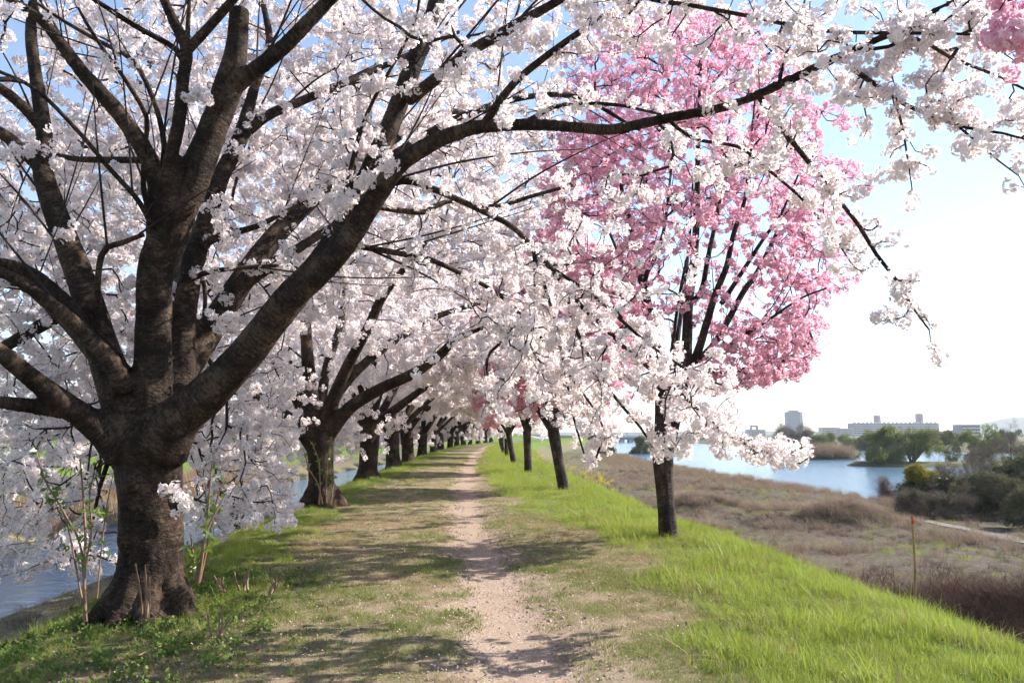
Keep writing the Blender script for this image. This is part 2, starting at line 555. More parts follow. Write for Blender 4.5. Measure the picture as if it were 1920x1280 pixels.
def path_mat():
    m, nt, out = new_mat('trodden_earth')
    p = N(nt, 'ShaderNodeBsdfPrincipled', Roughness=0.95)
    p.inputs['Specular IOR Level'].default_value = 0.1
    tc = nt.nodes.new('ShaderNodeTexCoord')
    a = N(nt, 'ShaderNodeTexNoise', Scale=30.0, Detail=6.0, Roughness=0.7)
    b_ = N(nt, 'ShaderNodeTexNoise', Scale=1.6, Detail=4.0, Roughness=0.6)
    for q in (a, b_):
        nt.links.new(tc.outputs['Object'], q.inputs['Vector'])
    c1 = ramp(nt, a.outputs['Fac'], [(0.3, (0.21, 0.155, 0.115)), (0.5, (0.33, 0.25, 0.19)), (0.72, (0.44, 0.345, 0.27))])
    c2 = mixc(nt, ramp(nt, b_.outputs['Fac'], [(0.4, (0, 0, 0)), (0.7, (0.55, 0.55, 0.55))]), c1, (0.29, 0.205, 0.155))
    nt.links.new(c2, p.inputs['Base Color'])
    bm = N(nt, 'ShaderNodeBump', Strength=0.7, Distance=0.02)
    nt.links.new(a.outputs['Fac'], bm.inputs['Height'])
    nt.links.new(bm.outputs[0], p.inputs['Normal'])
    nt.links.new(p.outputs[0], out.inputs['Surface'])
    return m


M['path'] = path_mat()
py_ = np.concatenate((np.arange(-6, 30, 0.08), np.arange(30, 160, 0.5)))
wl_ = 0.20 + 0.42 * (fbm(py_ * 2.4, py_ * 0 + 3, 41, 4) - 0.35) + 0.09 * smooth(9, 5, py_)
wr_ = 0.20 + 0.42 * (fbm(py_ * 2.4, py_ * 0 + 9, 47, 4) - 0.35) + 0.09 * smooth(9, 5, py_)
rows = []
for t in np.linspace(-1, 1, 9):
    xx = path_x(py_) + np.where(t < 0, t * wl_, t * wr_)
    rows.append(np.stack((xx, py_, land(xx, py_) + 0.010 * (1 - abs(t)) + 0.004), -1))
pv = np.stack(rows, 1)
ii = np.arange(len(py_) * 9).reshape(len(py_), 9)
pf = np.stack((ii[:-1, :-1], ii[:-1, 1:], ii[1:, 1:], ii[1:, :-1]), -1).reshape(-1, 4)
add_obj('path', mesh_from('path', pv.reshape(-1, 3), pf, [M['path']], smooth_shade=True), kind='structure')

# farm track on the river flat, at the far right
ty = np.linspace(14, 43, 70)
tx = np.interp(ty, [14, 28, 34, 39, 43], [19.9, 20.6, 20.7, 20.0, 18.6])
tw = 0.5 + 0.4 * (fbm(ty * 0.9, ty * 0, 77, 3) - 0.5)
tv = np.stack([np.stack((tx + s * tw, ty, land(tx + s * tw, ty) + 0.03), -1) for s in np.linspace(-1, 1, 6)], 1)
ti = np.arange(70 * 6).reshape(70, 6)
tf = np.stack((ti[:-1, :-1], ti[:-1, 1:], ti[1:, 1:], ti[1:, :-1]), -1).reshape(-1, 4)
M['track'] = plain_mat('track_dust', (0.14, 0.12, 0.10), (0.22, 0.19, 0.165), 3, 0.95, 0.3)
add_obj('track', mesh_from('track', tv.reshape(-1, 3), tf, [M['track']], smooth_shade=True), kind='structure')


# ------------------------------------------------------------------ water
def water_mat(name, base, rough, wave):
    m, nt, out = new_mat(name)
    p = N(nt, 'ShaderNodeBsdfPrincipled', Roughness=rough, IOR=1.33)
    p.inputs['Base Color'].default_value = (*base, 1)
    tc = nt.nodes.new('ShaderNodeTexCoord')
    mp = nt.nodes.new('ShaderNodeMapping')
    mp.inputs['Scale'].default_value = (0.55, 1.3, 1)
    nt.links.new(tc.outputs['Object'], mp.inputs['Vector'])
    a = N(nt, 'ShaderNodeTexNoise', Scale=1.1, Detail=6.0, Roughness=0.62)
    nt.links.new(mp.outputs[0], a.inputs['Vector'])
    b = N(nt, 'ShaderNodeBump', Strength=wave, Distance=0.25)
    nt.links.new(a.outputs['Fac'], b.inputs['Height'])
    nt.links.new(b.outputs[0], p.inputs['Normal'])
    nt.links.new(p.outputs[0], out.inputs['Surface'])
    return m


M['river'] = water_mat('river_water', (0.10, 0.17, 0.25), 0.12, 0.5)
M['canal'] = water_mat('canal_water', (0.05, 0.075, 0.14), 0.1, 0.5)
wv = np.array([(16, -200, WATER_Z), (260, -200, WATER_Z), (260, 2600, WATER_Z), (16, 2600, WATER_Z)], float)
add_obj('river_water', mesh_from('river_water', wv, np.array([[0, 1, 2, 3]]), [M['river']]), kind='structure')
yy = np.concatenate((np.linspace(-40, 200, 60), np.linspace(230, 420, 12)))
cv = np.concatenate((np.stack((path_x(yy) - 36, yy, yy * 0 - 3.62), -1), np.stack((path_x(yy) - 12, yy, yy * 0 - 3.62), -1)))
k = len(yy)
cf = np.stack((np.arange(k - 1), np.arange(k - 1) + k, np.arange(k - 1) + k + 1, np.arange(k - 1) + 1), -1)
add_obj('canal_water', mesh_from('canal_water', cv, cf, [M['canal']]), kind='structure')

# distant hills
hv, hf = [], []
na, nr = 120, 10
for i in range(na):
    a = R(-32) + (R(60) - R(-32)) * i / (na - 1)
    top = 4 + 14 * float(fbm(np.array(a * 9.0), np.array(2.0), 61, 4)) + 58 * float(smooth(R(27.5), R(33), a)) + 30 * float(smooth(R(34), R(42), a))
    for j in range(nr):
        t = j / (nr - 1)
        rr = 2900 + 500 * t
        h = max(top, 4) * math.sin(t * math.pi * 0.5) ** 1.4 * (0.86 + 0.28 * float(vnoise(np.array(a * 60), np.array(t * 5), 5)))
        hv.append((math.sin(a) * rr, math.cos(a) * rr, -4 + h))
hi = np.arange(na * nr).reshape(na, nr)
hf = np.stack((hi[:-1, :-1], hi[1:, :-1], hi[1:, 1:], hi[:-1, 1:]), -1).reshape(-1, 4)
M['hill'] = plain_mat('wooded_hill', (0.05, 0.07, 0.05), (0.08, 0.09, 0.06), 0.01, 0.95)
add_obj('hills', mesh_from('hills', np.array(hv), hf, [M['hill']], smooth_shade=True), kind='structure')


# ------------------------------------------------------------------ small pieces that are scattered (flower balls, tufts, leaf sprays)
def flower_ball(name, n, rad, fl, petal_pts, mats, seed, stalks=True, squash=0.85, double=False):
    """A ball of N five-petalled flowers of radius FL on a ball of radius RAD."""
    r = np.random.default_rng(seed)
    V, Fc, Mi = [], [], []

    def add(vs_, tris, mi):
        b = sum(len(x) for x in V)
        V.append(np.array(vs_))
        for t in tris:
            Fc.append([b + q for q in t])
            Mi.append(mi)
    for i in range(n):
        z = 1 - 2 * (i + 0.5) / n
        ph = i * 2.39996 + r.uniform(-.4, .4)
        dr = np.array((math.sqrt(max(0, 1 - z * z)) * math.cos(ph), math.sqrt(max(0, 1 - z * z)) * math.sin(ph), z * squash))
        c = dr * rad * r.uniform(0.65, 1.2)
        nrm = dr + r.normal(0, 0.35, 3)
        nrm /= np.linalg.norm(nrm)
        e1 = np.cross(nrm, (0.3, 0.8, 0.52))
        e1 /= np.linalg.norm(e1)
        e2 = np.cross(nrm, e1)
        f = fl * r.uniform(0.8, 1.15)
        cup = r.uniform(0.1, 0.55)
        a0 = r.uniform(0, 6.28)
        for layer in range(2 if double else 1):
            fr = f * (1 - 0.3 * layer)
            for kk in range(5):
                a = a0 + kk * 1.2566 + layer * 0.63
                u = e1 * math.cos(a) + e2 * math.sin(a)
                w = -e1 * math.sin(a) + e2 * math.cos(a)
                base = c + nrm * 0.001 * layer
                if petal_pts == 5:
                    add([base, base + u * fr * .55 - w * fr * .42 + nrm * fr * cup * .35, base + u * fr * .97 - w * fr * .26 + nrm * fr * cup, base + u * fr * .97 + w * fr * .26 + nrm * fr * cup, base + u * fr * .55 + w * fr * .42 + nrm * fr * cup * .35],
                        [(0, 1, 2), (0, 2, 3), (0, 3, 4)], 0)
                else:
                    add([base, base + u * fr * .7 - w * fr * .5 + nrm * fr * cup * .5, base + u * fr + nrm * fr * cup, base + u * fr * .7 + w * fr * .5 + nrm * fr * cup * .5], [(0, 1, 2), (0, 2, 3)], 0)
        q = c + nrm * f * 0.14
        g = f * 0.20
        add([q + e1 * g, q - e1 * g * .5 + e2 * g * .87, q - e1 * g * .5 - e2 * g * .87], [(0, 1, 2)], 1)
        if stalks:
            s = np.cross(dr, (0, 0, 1.0)) + 1e-3
            s = s / np.linalg.norm(s) * 0.0012
            add([c + s, c - s, dr * rad * 0.05], [(0, 1, 2)], 2)
    return mesh_from(name, np.concatenate(V), np.array(Fc), mats, Mi)


def proto(me):
    return bpy.data.objects.new(me.name, me)         # only a data source for scatter(): never in the scene


def ball_set(tag, petal, centre, n, rad, fl, pts, k=4, stalks=True, double=False):
    return [proto(flower_ball(f'{tag}_flowers', n, rad, fl, pts, [M[petal], M[centre], M['stalk']], 100 + i, stalks, double=double)) for i in range(k)]


WHITE_NEAR = ball_set('white_near', 'white_petal', 'white_centre', 13, 0.040, 0.0190, 5)
WHITE_MID = ball_set('white_mid', 'white_petal', 'white_centre', 16, 0.062, 0.0245, 4, 3, False)
WHITE_FAR = ball_set('white_far', 'white_petal', 'white_centre', 26, 0.16, 0.060, 4, 3, False)
PINK_NEAR = ball_set('pink_near', 'pink_petal', 'pink_centre', 15, 0.044, 0.0205, 4, 4, False)
PINK_FAR = ball_set('pink_far', 'pink_petal', 'pink_centre', 22, 0.13, 0.050, 4, 3, False)


def tuft(name, n, spread, h0, h1, w, bend, mat, seed, segs=3, lean=0.25):
    r = np.random.default_rng(seed)
    V, Fq, Ft, b = [], [], [], 0
    for i in range(n):
        a, q = r.uniform(0, 6.28), spread * math.sqrt(r.uniform())
        p = np.array((q * math.cos(a), q * math.sin(a), -0.015))
        h = r.uniform(h0, h1)
        az = r.uniform(0, 6.28)
        dr = np.array((math.cos(az), math.sin(az), 0))
        sd = np.array((-math.sin(az + r.uniform(-.8, .8)), math.cos(az), 0))
        ln = r.uniform(0, lean)
        bd = r.uniform(0.2, 1) * bend
        ww = w * r.uniform(0.6, 1.3)
        for j in range(segs + 1):
            t = j / segs
            c = p + dr * h * (ln * t + bd * t * t) + np.array((0, 0, h * t * (1 - 0.35 * bd * t)))
            if j < segs:
                V += [c - sd * ww * (1 - .75 * t) * .5, c + sd * ww * (1 - .75 * t) * .5]
            else:
                V += [c]
        for j in range(segs - 1):
            Fq.append((b + 2 * j, b + 2 * j + 1, b + 2 * j + 3, b + 2 * j + 2))
        Ft.append((b + 2 * segs - 2, b + 2 * segs - 1, b + 2 * segs))
        b += 2 * segs + 1
    return proto(mesh_from(name, np.array(V), [np.array(Fq), np.array(Ft)], [M[mat]]))


LUSH = [tuft('lush_tuft', 50, 0.15, 0.05, 0.18, 0.0046, 0.8, 'lush', 200 + i) for i in range(5)]
LUSH_LONG = [tuft('long_tuft', 20, 0.10, 0.20, 0.38, 0.0050, 0.9, 'lush', 240 + i) for i in range(3)]
SHORT = [tuft('short_tuft', 44, 0.14, 0.02, 0.075, 0.0052, 0.8, 'short', 210 + i, 2) for i in range(4)]
STRAW = [tuft('straw_tuft', 26, 0.14, 0.04, 0.12, 0.005, 1.5, 'straw', 220 + i, 3, 0.9) for i in range(4)]
REED = [tuft('reed_tuft', 44, 0.55, 0.7, 1.5, 0.022, 0.35, 'reed', 230 + i, 3, 0.25) for i in range(3)]
FADED = [tuft('faded_tuft', 70, 0.42, 0.25, 0.75, 0.013, 1.3, 'mauve_straw', 250 + i, 3, 0.7) for i in range(3)]
BRUSH = [tuft('brush_tuft', 60, 0.38, 0.25, 0.75, 0.011, 1.1, 'brush', 260 + i, 4, 0.8) for i in range(3)]


def leaf_spray(name, n, rad, ll, lw, mat, seed, droop=0.0):
    r = np.random.default_rng(seed)
    V, Fc, b = [], [], 0
    for i in range(n):
        c = r.normal(0, 1, 3)
        c = c / np.linalg.norm(c) * rad * r.uniform(0.2, 1) ** 0.6
        u = r.normal(0, 1, 3) + np.array((0, 0, -droop))
        u /= np.linalg.norm(u)
        w = np.cross(u, r.normal(0, 1, 3))
        w /= np.linalg.norm(w)
        k_ = r.uniform(.6, 1.3)
        V += [c, c + u * ll * k_ * .45 + w * lw * k_, c + u * ll * k_, c + u * ll * k_ * .45 - w * lw * k_]
        Fc.append((b, b + 1, b + 2, b + 3))
        b += 4
    return proto(mesh_from(name, np.array(V), np.array(Fc), [M[mat]]))


WILLOW = [leaf_spray('willow_spray', 34, 0.42, 0.30, 0.035, 'willow_leaf', 300 + i, 0.6) for i in range(3)]
BUSH = [leaf_spray('bush_spray', 40, 0.30, 0.12, 0.04, 'bush_leaf', 310 + i) for i in range(3)]
GOLD = [leaf_spray('gold_spray', 36, 0.28, 0.12, 0.04, 'gold_leaf', 320 + i) for i in range(3)]
OLIVE = [leaf_spray('olive_spray', 32, 0.5, 0.26, 0.06, 'olive_leaf', 330 + i) for i in range(3)]
TWIGGY = [leaf_spray('twig_spray', 26, 0.42, 0.55, 0.011, 'bare_twig', 340 + i, -0.4) for i in range(3)]
WEED = [leaf_spray('weed_rosette', 40, 0.07, 0.026, 0.010, 'weed', 350 + i, -0.5) for i in range(4)]
RAPE = [leaf_spray('rapeseed_head', 30, 0.10, 0.03, 0.014, 'rape', 360 + i) for i in range(2)]
SHOOT = [leaf_spray('shoot_leaves', 5, 0.02, 0.055, 0.011, 'shoot_leaf', 370 + i, -0.2) for i in range(4)]

_groups = {}


def scatter_group(protos):
    key = tuple(p.data.name for p in protos)
    if key in _groups:
        return _groups[key]
    ng = bpy.data.node_groups.new('scatter', 'GeometryNodeTree')
    ng.interface.new_socket(name='Geometry', in_out='INPUT', socket_type='NodeSocketGeometry')
    ng.interface.new_socket(name='Geometry', in_out='OUTPUT', socket_type='NodeSocketGeometry')
    gi, go = ng.nodes.new('NodeGroupInput'), ng.nodes.new('NodeGroupOutput')
    join = ng.nodes.new('GeometryNodeJoinGeometry')
    for p in reversed(protos):
        oi = ng.nodes.new('GeometryNodeObjectInfo')
        oi.inputs['Object'].default_value = p
        g2 = ng.nodes.new('GeometryNodeGeometryToInstance')
        ng.links.new(oi.outputs['Geometry'], g2.inputs[0])
        ng.links.new(g2.outputs[0], join.inputs[0])
    iop = ng.nodes.new('GeometryNodeInstanceOnPoints')
    iop.inputs['Pick Instance'].default_value = True

    def named(name, kind):
        a = ng.nodes.new('GeometryNodeInputNamedAttribute')
        a.data_type = kind
        a.inputs['Name'].default_value = name
        return [o for o in a.outputs if o.enabled and o.name == 'Attribute'][0]
    ng.links.new(gi.outputs[0], iop.inputs['Points'])
    ng.links.new(join.outputs[0], iop.inputs['Instance'])
    ng.links.new(named('var', 'INT'), iop.inputs['Instance Index'])
    ng.links.new(named('rot', 'FLOAT_VECTOR'), iop.inputs['Rotation'])
    ng.links.new(named('scl', 'FLOAT'), iop.inputs['Scale'])
    ng.links.new(iop.outputs[0], go.inputs[0])
    _groups[key] = ng
    return ng


N_INST = 0


def scatter(name, pts, scl, protos, parent=None, upright=False, **props):
    global N_INST
    pts = np.asarray(pts, np.float32).reshape(-1, 3)
    n = len(pts)
    if n == 0:
        return None
    N_INST += n
    me = mesh_from(name, pts, [])
    rot = RNG.uniform(0, 6.283, (n, 3))
    if upright:
        rot[:, 0] = RNG.normal(0, 0.12, n)
        rot[:, 1] = RNG.normal(0, 0.12, n)
    float_attr(me, 'rot', rot, 'FLOAT_VECTOR')
    float_attr(me, 'scl', np.broadcast_to(scl, (n,)))
    float_attr(me, 'var', RNG.integers(0, len(protos), n), 'INT')
    o = add_obj(name, me, parent, **props)
    md = o.modifiers.new('scatter', 'NODES')
    md.node_group = scatter_group(protos)
    return o


# ------------------------------------------------------------------ branches
def spline(pts, step):
    """Catmull-Rom through rows of (x, y, z, r), resampled about every STEP metres."""
    p = np.asarray(pts, float)
    if len(p) < 2:
        return p
    q = np.vstack((2 * p[0] - p[1], p, 2 * p[-1] - p[-2]))
    out = []
    for i in range(len(p) - 1):
        a, b, c, d = q[i:i + 4]
        n = max(1, int(round(np.linalg.norm(c[:3] - b[:3]) / step)))
        for t in np.arange(n) / n:
            out.append(0.5 * (2 * b + (c - a) * t + (2 * a - 5 * b + 4 * c - d) * t * t + (3 * b - a - 3 * c + d) * t ** 3))
    out.append(p[-1])
    out = np.array(out)
    out[:, 3] = np.clip(out[:, 3], p[:, 3].min(), p[:, 3].max())
    return out


def tubes(polys, sides):
    """Tubes round many polylines (each n x 4: xyz and radius). Returns verts, quads, along."""
    V, Q, A = [], [], []
    base = 0
    ang = np.arange(sides) * 2 * math.pi / sides
    ca, sa = np.cos(ang)[None, :, None], np.sin(ang)[None, :, None]
    for p in polys:
        n = len(p)
        if n < 2:
            continue
        c = p[:, :3]
        t = np.empty_like(c)
        t[1:-1] = c[2:] - c[:-2]
        t[0], t[-1] = c[1] - c[0], c[-1] - c[-2]
        t /= np.linalg.norm(t, axis=1)[:, None] + 1e-9
        mean = np.abs(t.mean(0))
        ref = np.zeros(3)
        ref[int(np.argmin(mean))] = 1.0
        e1 = np.cross(t, ref)
        e1 /= np.linalg.norm(e1, axis=1)[:, None] + 1e-9
        e2 = np.cross(t, e1)
        ring = c[:, None, :] + p[:, 3][:, None, None] * (ca * e1[:, None, :] + sa * e2[:, None, :])
        V.append(ring.reshape(-1, 3))
        s = np.concatenate(([0], np.cumsum(np.linalg.norm(np.diff(c, axis=0), axis=1))))
        A.append(np.repeat(s + (base % 97), sides))
        k_ = base + np.arange(n * sides).reshape(n, sides)
        r_ = np.roll(k_, -1, axis=1)
        Q.append(np.stack((k_[:-1], r_[:-1], r_[1:], k_[1:]), -1).reshape(-1, 4))
        base += n * sides
    if not V:
        return np.zeros((0, 3)), np.zeros((0, 4), int), np.zeros(0)
    return np.concatenate(V), np.concatenate(Q), np.concatenate(A)


def tube_mesh(name, polys, sides, mat, origin):
    v, q, a = tubes(polys, sides)
    me = mesh_from(name, v - origin, q, [mat], smooth_shade=True)
    float_attr(me, 'along', a)
    return me


def fused_trunk(name, polys, voxel, mat, origin, knobs=None, relief=0.0, sides=14):
    """Tubes fused into one skin (voxel remesh), with bark relief and the distance along the limb stored."""
    V, Fs, base = [], [], 0
    for p in polys:
        v, q, _ = tubes([p], sides)
        n = len(p)
        caps = np.array([base + len(v), base + len(v) + 1])
        v = np.vstack((v, p[0, :3], p[-1, :3]))
        k_ = np.arange(sides)
        c0 = np.stack((base + (k_ + 1) % sides, base + k_, np.full(sides, caps[0])), -1)
        o1 = (n - 1) * sides
        c1 = np.stack((base + o1 + k_, base + o1 + (k_ + 1) % sides, np.full(sides, caps[1])), -1)
        V.append(v)
        Fs += [q + base, c0, c1]
        base += len(v)
    me0 = mesh_from(name + '_raw', np.concatenate(V) - origin, Fs)
    tmp = bpy.data.objects.new('tmp', me0)
    COL.objects.link(tmp)
    md = tmp.modifiers.new('r', 'REMESH')
    md.mode = 'VOXEL'
    md.voxel_size = voxel
    ms = tmp.modifiers.new('s', 'SMOOTH')
    ms.factor = 0.5
    ms.iterations = 5
    dg = bpy.context.evaluated_depsgraph_get()
    me = bpy.data.meshes.new_from_object(tmp.evaluated_get(dg))
    bpy.data.objects.remove(tmp)
    bpy.data.meshes.remove(me0)
    me.name = name
    n = len(me.vertices)
    co = np.empty(n * 3, np.float32)
    me.vertices.foreach_get('co', co)
    co = co.reshape(-1, 3)
    allp, tang, ss = [], [], []
    for p in polys:
        c = p[:, :3]
        allp.append(c)
        t = np.gradient(c, axis=0)
        tang.append(t / (np.linalg.norm(t, axis=1)[:, None] + 1e-9))
        ss.append(np.concatenate(([0], np.cumsum(np.linalg.norm(np.diff(c, axis=0), axis=1)))))
    allp, tang, ss = np.concatenate(allp) - origin, np.concatenate(tang), np.concatenate(ss)
    kd = kdtree.KDTree(len(allp))
    for i, c in enumerate(allp):
        kd.insert(c, i)
    kd.balance()
    near = np.array([kd.find(c)[1] for c in co])
    along = ss[near] + np.einsum('ij,ij->i', co - allp[near], tang[near])
    if relief:
        nrm = np.empty(n * 3, np.float32)
        me.vertices.foreach_get('normal', nrm)
        nrm = nrm.reshape(-1, 3)
        ang = np.arctan2(co[:, 1] - allp[near, 1], co[:, 0] - allp[near, 0])
        k_ = (fbm(ang * 1.6, along * 7.0, 81, 3) - .5) + 0.8 * (fbm(ang * 3.5, along * 1.3, 83, 3) - .5)
        low = np.clip(1.2 - co[:, 2], 0.25, 1.2)
        co = co + nrm * (relief * k_ * low)[:, None]
        me.vertices.foreach_set('co', co.astype(np.float32).ravel())
    me.polygons.foreach_set('use_smooth', np.ones(len(me.polygons), bool))
    me.materials.clear()
    me.materials.append(mat)
    float_attr(me, 'along', along)
    me.update()
    return me


class Skeleton:
    """Limbs given by hand, then twigs grown to reach points of the crown."""

    def __init__(self, step=0.11):
        self.pos, self.par, self.path_of = [], [], []
        self.twigs = []
        self.step = step
        self.limb_r = []

    def limb(self, rows):
        p = spline(rows, self.step)
        b = len(self.pos)
        for i, c in enumerate(p):
            self.pos.append(c[:3])
            self.par.append(b + i - 1 if i else -1)
            self.limb_r.append(c[3])
        return p

    def grow(self, pts, batch=160, curl=0.14, sag=0.0, maxlen=3.0):
        pts = np.asarray(pts, float)
        if len(pts) == 0:
            return
        pos = list(self.pos)
        nxt = []
        dirs = []
        P0 = np.array(pos)
        D = np.zeros_like(P0)
        for i, q in enumerate(self.par):
            if q >= 0:
                v = P0[i] - P0[q]
                D[i] = v / (np.linalg.norm(v) + 1e-9)
        dirs = list(D)
        radius = list(self.limb_r)
        parent = list(self.par)
        # order by distance to the limbs
        kd = kdtree.KDTree(len(pos))
        for i, c in enumerate(pos):
            kd.insert(c, i)
        kd.balance()
        dist = np.array([kd.find(c)[2] for c in pts])
        order = np.argsort(dist)
        n_limb = len(pos)
        twigs = []
        for s in range(0, len(order), batch):
            if s:
                kd = kdtree.KDTree(len(pos))
                for i, c in enumerate(pos):
                    kd.insert(c, i)
                kd.balance()
            for o in order[s:s + batch]:
                c = pts[o]
                best, cost = None, 1e9
                for (co, i, dq) in kd.find_n(c, 6):
                    v = (c - np.array(co)) / (dq + 1e-9)
                    k_ = dq * (1.35 - 0.35 * float(v @ dirs[i]))
                    if k_ < cost:
                        best, cost, bd = i, k_, dq
                if bd < 0.04 or bd > maxlen:
                    continue
                a = pos[best]
                d0 = dirs[best]
                n = max(2, int(round(bd / self.step)))
                mid = a + (c - a) * 0.45 + d0 * bd * 0.22 + RNG.normal(0, curl * 0.35 * bd, 3)
                mid[2] += sag * bd
                t = (np.arange(1, n + 1) / n)[:, None]
                q = a * (1 - t) ** 2 + mid * 2 * t * (1 - t) + c * t * t
                q = q + RNG.normal(0, 0.012, q.shape)
                b = len(pos)
                prev = a
                ids = [best]
                for j in range(n):
                    v = q[j] - prev
                    pos.append(q[j])
                    dirs.append(v / (np.linalg.norm(v) + 1e-9))
                    parent.append(best if j == 0 else b + j - 1)
                    radius.append(0.0)
                    ids.append(b + j)
                    prev = q[j]
                twigs.append(ids)
        # pipe-model radii
        n = len(pos)
        acc = np.zeros(n)
        for ids in twigs:
            acc[ids[-1]] += 1.0
        for i in range(n - 1, n_limb - 1, -1):
            acc[parent[i]] += acc[i]
        r = np.array(radius)
        tw = 0.0036 * np.maximum(acc, 1.0) ** 0.46
        r = np.where(np.arange(n) >= n_limb, tw, r)
        self.all = np.column_stack((np.array(pos), r))
        self.n_limb = n_limb
        self.twigs = twigs

    def twig_polys(self, thin=None):
        out = []
        for ids in self.twigs:
            p = self.all[ids].copy()
            p[0, 3] = min(p[0, 3], p[1, 3] * 1.15)
            out.append(p)
        return out

    def flower_points(self, per_node, jitter, max_r=0.011, reach=1.0):
        q = self.all[self.n_limb:]
        q = q[q[:, 3] < max_r]
        reps = RNG.poisson(per_node, len(q))
        p = np.repeat(q[:, :3], reps, axis=0)
        ends = np.array([self.all[t[-1], :3] for t in self.twigs])
        p = np.concatenate((p, ends))
        return p + RNG.normal(0, jitter, p.shape)


def px_limb(rows, k=0.85):
    """(x, y, depth, width) in photograph pixels -> xyz radius."""
    return [(*P(x, y, dp), 0.5 * w / F * dp * k) for (x, y, dp, w) in rows]


# ================================================================== the big white cherry tree in the foreground
ORG1 = np.array((*P(278, 1140, 7.3)[:2], 0.0))
ORG1[2] = float(land(ORG1[0], ORG1[1]))
big = {
    'trunk': [(276, 1175, 7.3, 196), (277, 1135, 7.3, 160), (281, 1085, 7.3, 138), (284, 1020, 7.3, 130), (283, 950, 7.3, 130), (279, 880, 7.3, 138), (277, 830, 7.3, 150), (278, 790, 7.3, 140)],
    'centre': [(280, 830, 7.3, 110), (284, 760, 7.25, 96), (287, 690, 7.25, 82), (288, 600, 7.2, 76), (293, 500, 7.15, 78), (325, 415, 7.1, 80), (360, 340, 7.05, 76), (400, 240, 7.0, 64), (427, 165, 6.95, 66), (443, 95, 6.9, 52), (449, 15, 6.85, 46)],
    'centre_fork': [(427, 170, 6.95, 46), (468, 140, 6.9, 40), (533, 87, 6.8, 36), (617, 0, 6.7, 32), (680, -70, 6.6, 24)],
    'upright': [(292, 470, 7.1, 36), (300, 400, 7.0, 34), (315, 320, 6.9, 32), (334, 235, 6.8, 31), (344, 140, 6.75, 30), (350, 92, 6.75, 30), (322, 33, 6.7, 26), (296, -30, 6.6, 22)],
    'upright_fork': [(351, 95, 6.75, 24), (393, 50, 6.7, 22), (437, 0, 6.6, 20), (480, -50, 6.5, 15)],
    'back_up': [(330, 790, 7.4, 62), (342, 690, 7.5, 56), (345, 600, 7.6, 52), (360, 500, 7.7, 50), (382, 430, 7.8, 46), (415, 330, 8.0, 40), (450, 260, 8.1, 36), (475, 170, 8.3, 24), (505, 85, 8.5, 20), (492, 0, 8.7, 15)],
    'back_branch': [(452, 258, 8.1, 27), (500, 218, 8.2, 24), (560, 192, 8.4, 21), (640, 158, 8.6, 18), (740, 115, 8.9, 14), (860, 60, 9.2, 9)],
    'mid_back': [(320, 760, 7.6, 56), (350, 650, 7.7, 46), (400, 600, 7.8, 40), (450, 540, 7.9, 34), (520, 490, 8.0, 28), (600, 440, 8.3, 20), (690, 380, 8.8, 14)],
    'left_up': [(248, 815, 7.2, 96), (225, 745, 7.2, 84), (198, 670, 7.2, 72), (173, 587, 7.2, 64), (147, 510, 7.25, 60), (123, 447, 7.3, 54), (105, 400, 7.3, 52), (80, 317, 7.35, 44), (83, 250, 7.4, 36), (68, 150, 7.4, 30), (58, 67, 7.4, 27), (62, 0, 7.4, 22)],
    'left_up_fork': [(85, 320, 7.35, 36), (45, 285, 7.3, 32), (15, 258, 7.2, 30), (-40, 225, 7.1, 24)],
    'left_up_twig': [(83, 245, 7.4, 27), (43, 200, 7.3, 24), (0, 165, 7.2, 22), (-60, 130, 7.1, 16)],
    'left_low': [(232, 735, 7.05, 52), (213, 684, 6.95, 42), (167, 634, 6.85, 34), (133, 600, 6.75, 32), (83, 560, 6.65, 30), (40, 530, 6.55, 28), (-20, 500, 6.4, 24)],
    'left_low_twin': [(170, 640, 7.0, 36), (133, 577, 6.95, 34), (67, 517, 6.85, 30), (20, 497, 6.75, 28), (-40, 485, 6.6, 22)],
    'low_left': [(232, 850, 7.15, 84), (190, 808, 7.05, 64), (150, 776, 6.95, 56), (110, 748, 6.8, 50), (67, 714, 6.65, 44), (20, 677, 6.5, 40), (-40, 630, 6.3, 34)],
    'low_left_fork': [(130, 772, 6.9, 38), (85, 765, 6.8, 36), (40, 758, 6.7, 34), (-20, 752, 6.5, 28)],
    'diagonal': [(292, 440, 7.1, 46), (296, 350, 7.0, 44), (275, 290, 6.95, 42), (240, 235, 6.9, 39), (200, 187, 6.8, 36), (150, 130, 6.7, 33), (107, 72, 6.6, 30), (75, 35, 6.5, 26), (20, 0, 6.4, 20), (-30, -30, 6.3, 14)],
    'right_big': [(300, 850, 7.2, 120), (333, 787, 7.15, 100), (383, 744, 7.1, 90), (420, 708, 7.05, 82), (458, 667, 7.0, 78), (500, 614, 6.95, 74), (548, 554, 6.9, 72), (595, 500, 6.9, 60), (640, 430, 6.9, 52), (675, 365, 6.9, 52), (705, 300, 6.9, 50), (742, 210, 6.9, 46), (772, 130, 6.95, 44), (800, 60, 7.0, 40), (822, -10, 7.05, 34)],
    'right_long': [(545, 562, 6.88, 58), (600, 512, 6.8, 54), (650, 455, 6.75, 52), (700, 375, 6.7, 50), (745, 312, 6.6, 44), (790, 280, 6.5, 41), (840, 255, 6.4, 37), (900, 238, 6.3, 33), (1000, 234, 6.1, 30), (1080, 239, 5.95, 28), (1150, 243, 5.8, 28), (1230, 226, 5.65, 27), (1340, 205, 5.4, 25), (1400, 186, 5.25, 24), (1470, 155, 5.1, 25), (1540, 122, 4.95, 24), (1590, 98, 4.85, 24), (1650, 72, 4.75, 22), (1720, 38, 4.6, 20), (1790, 0, 4.5, 17)],
}
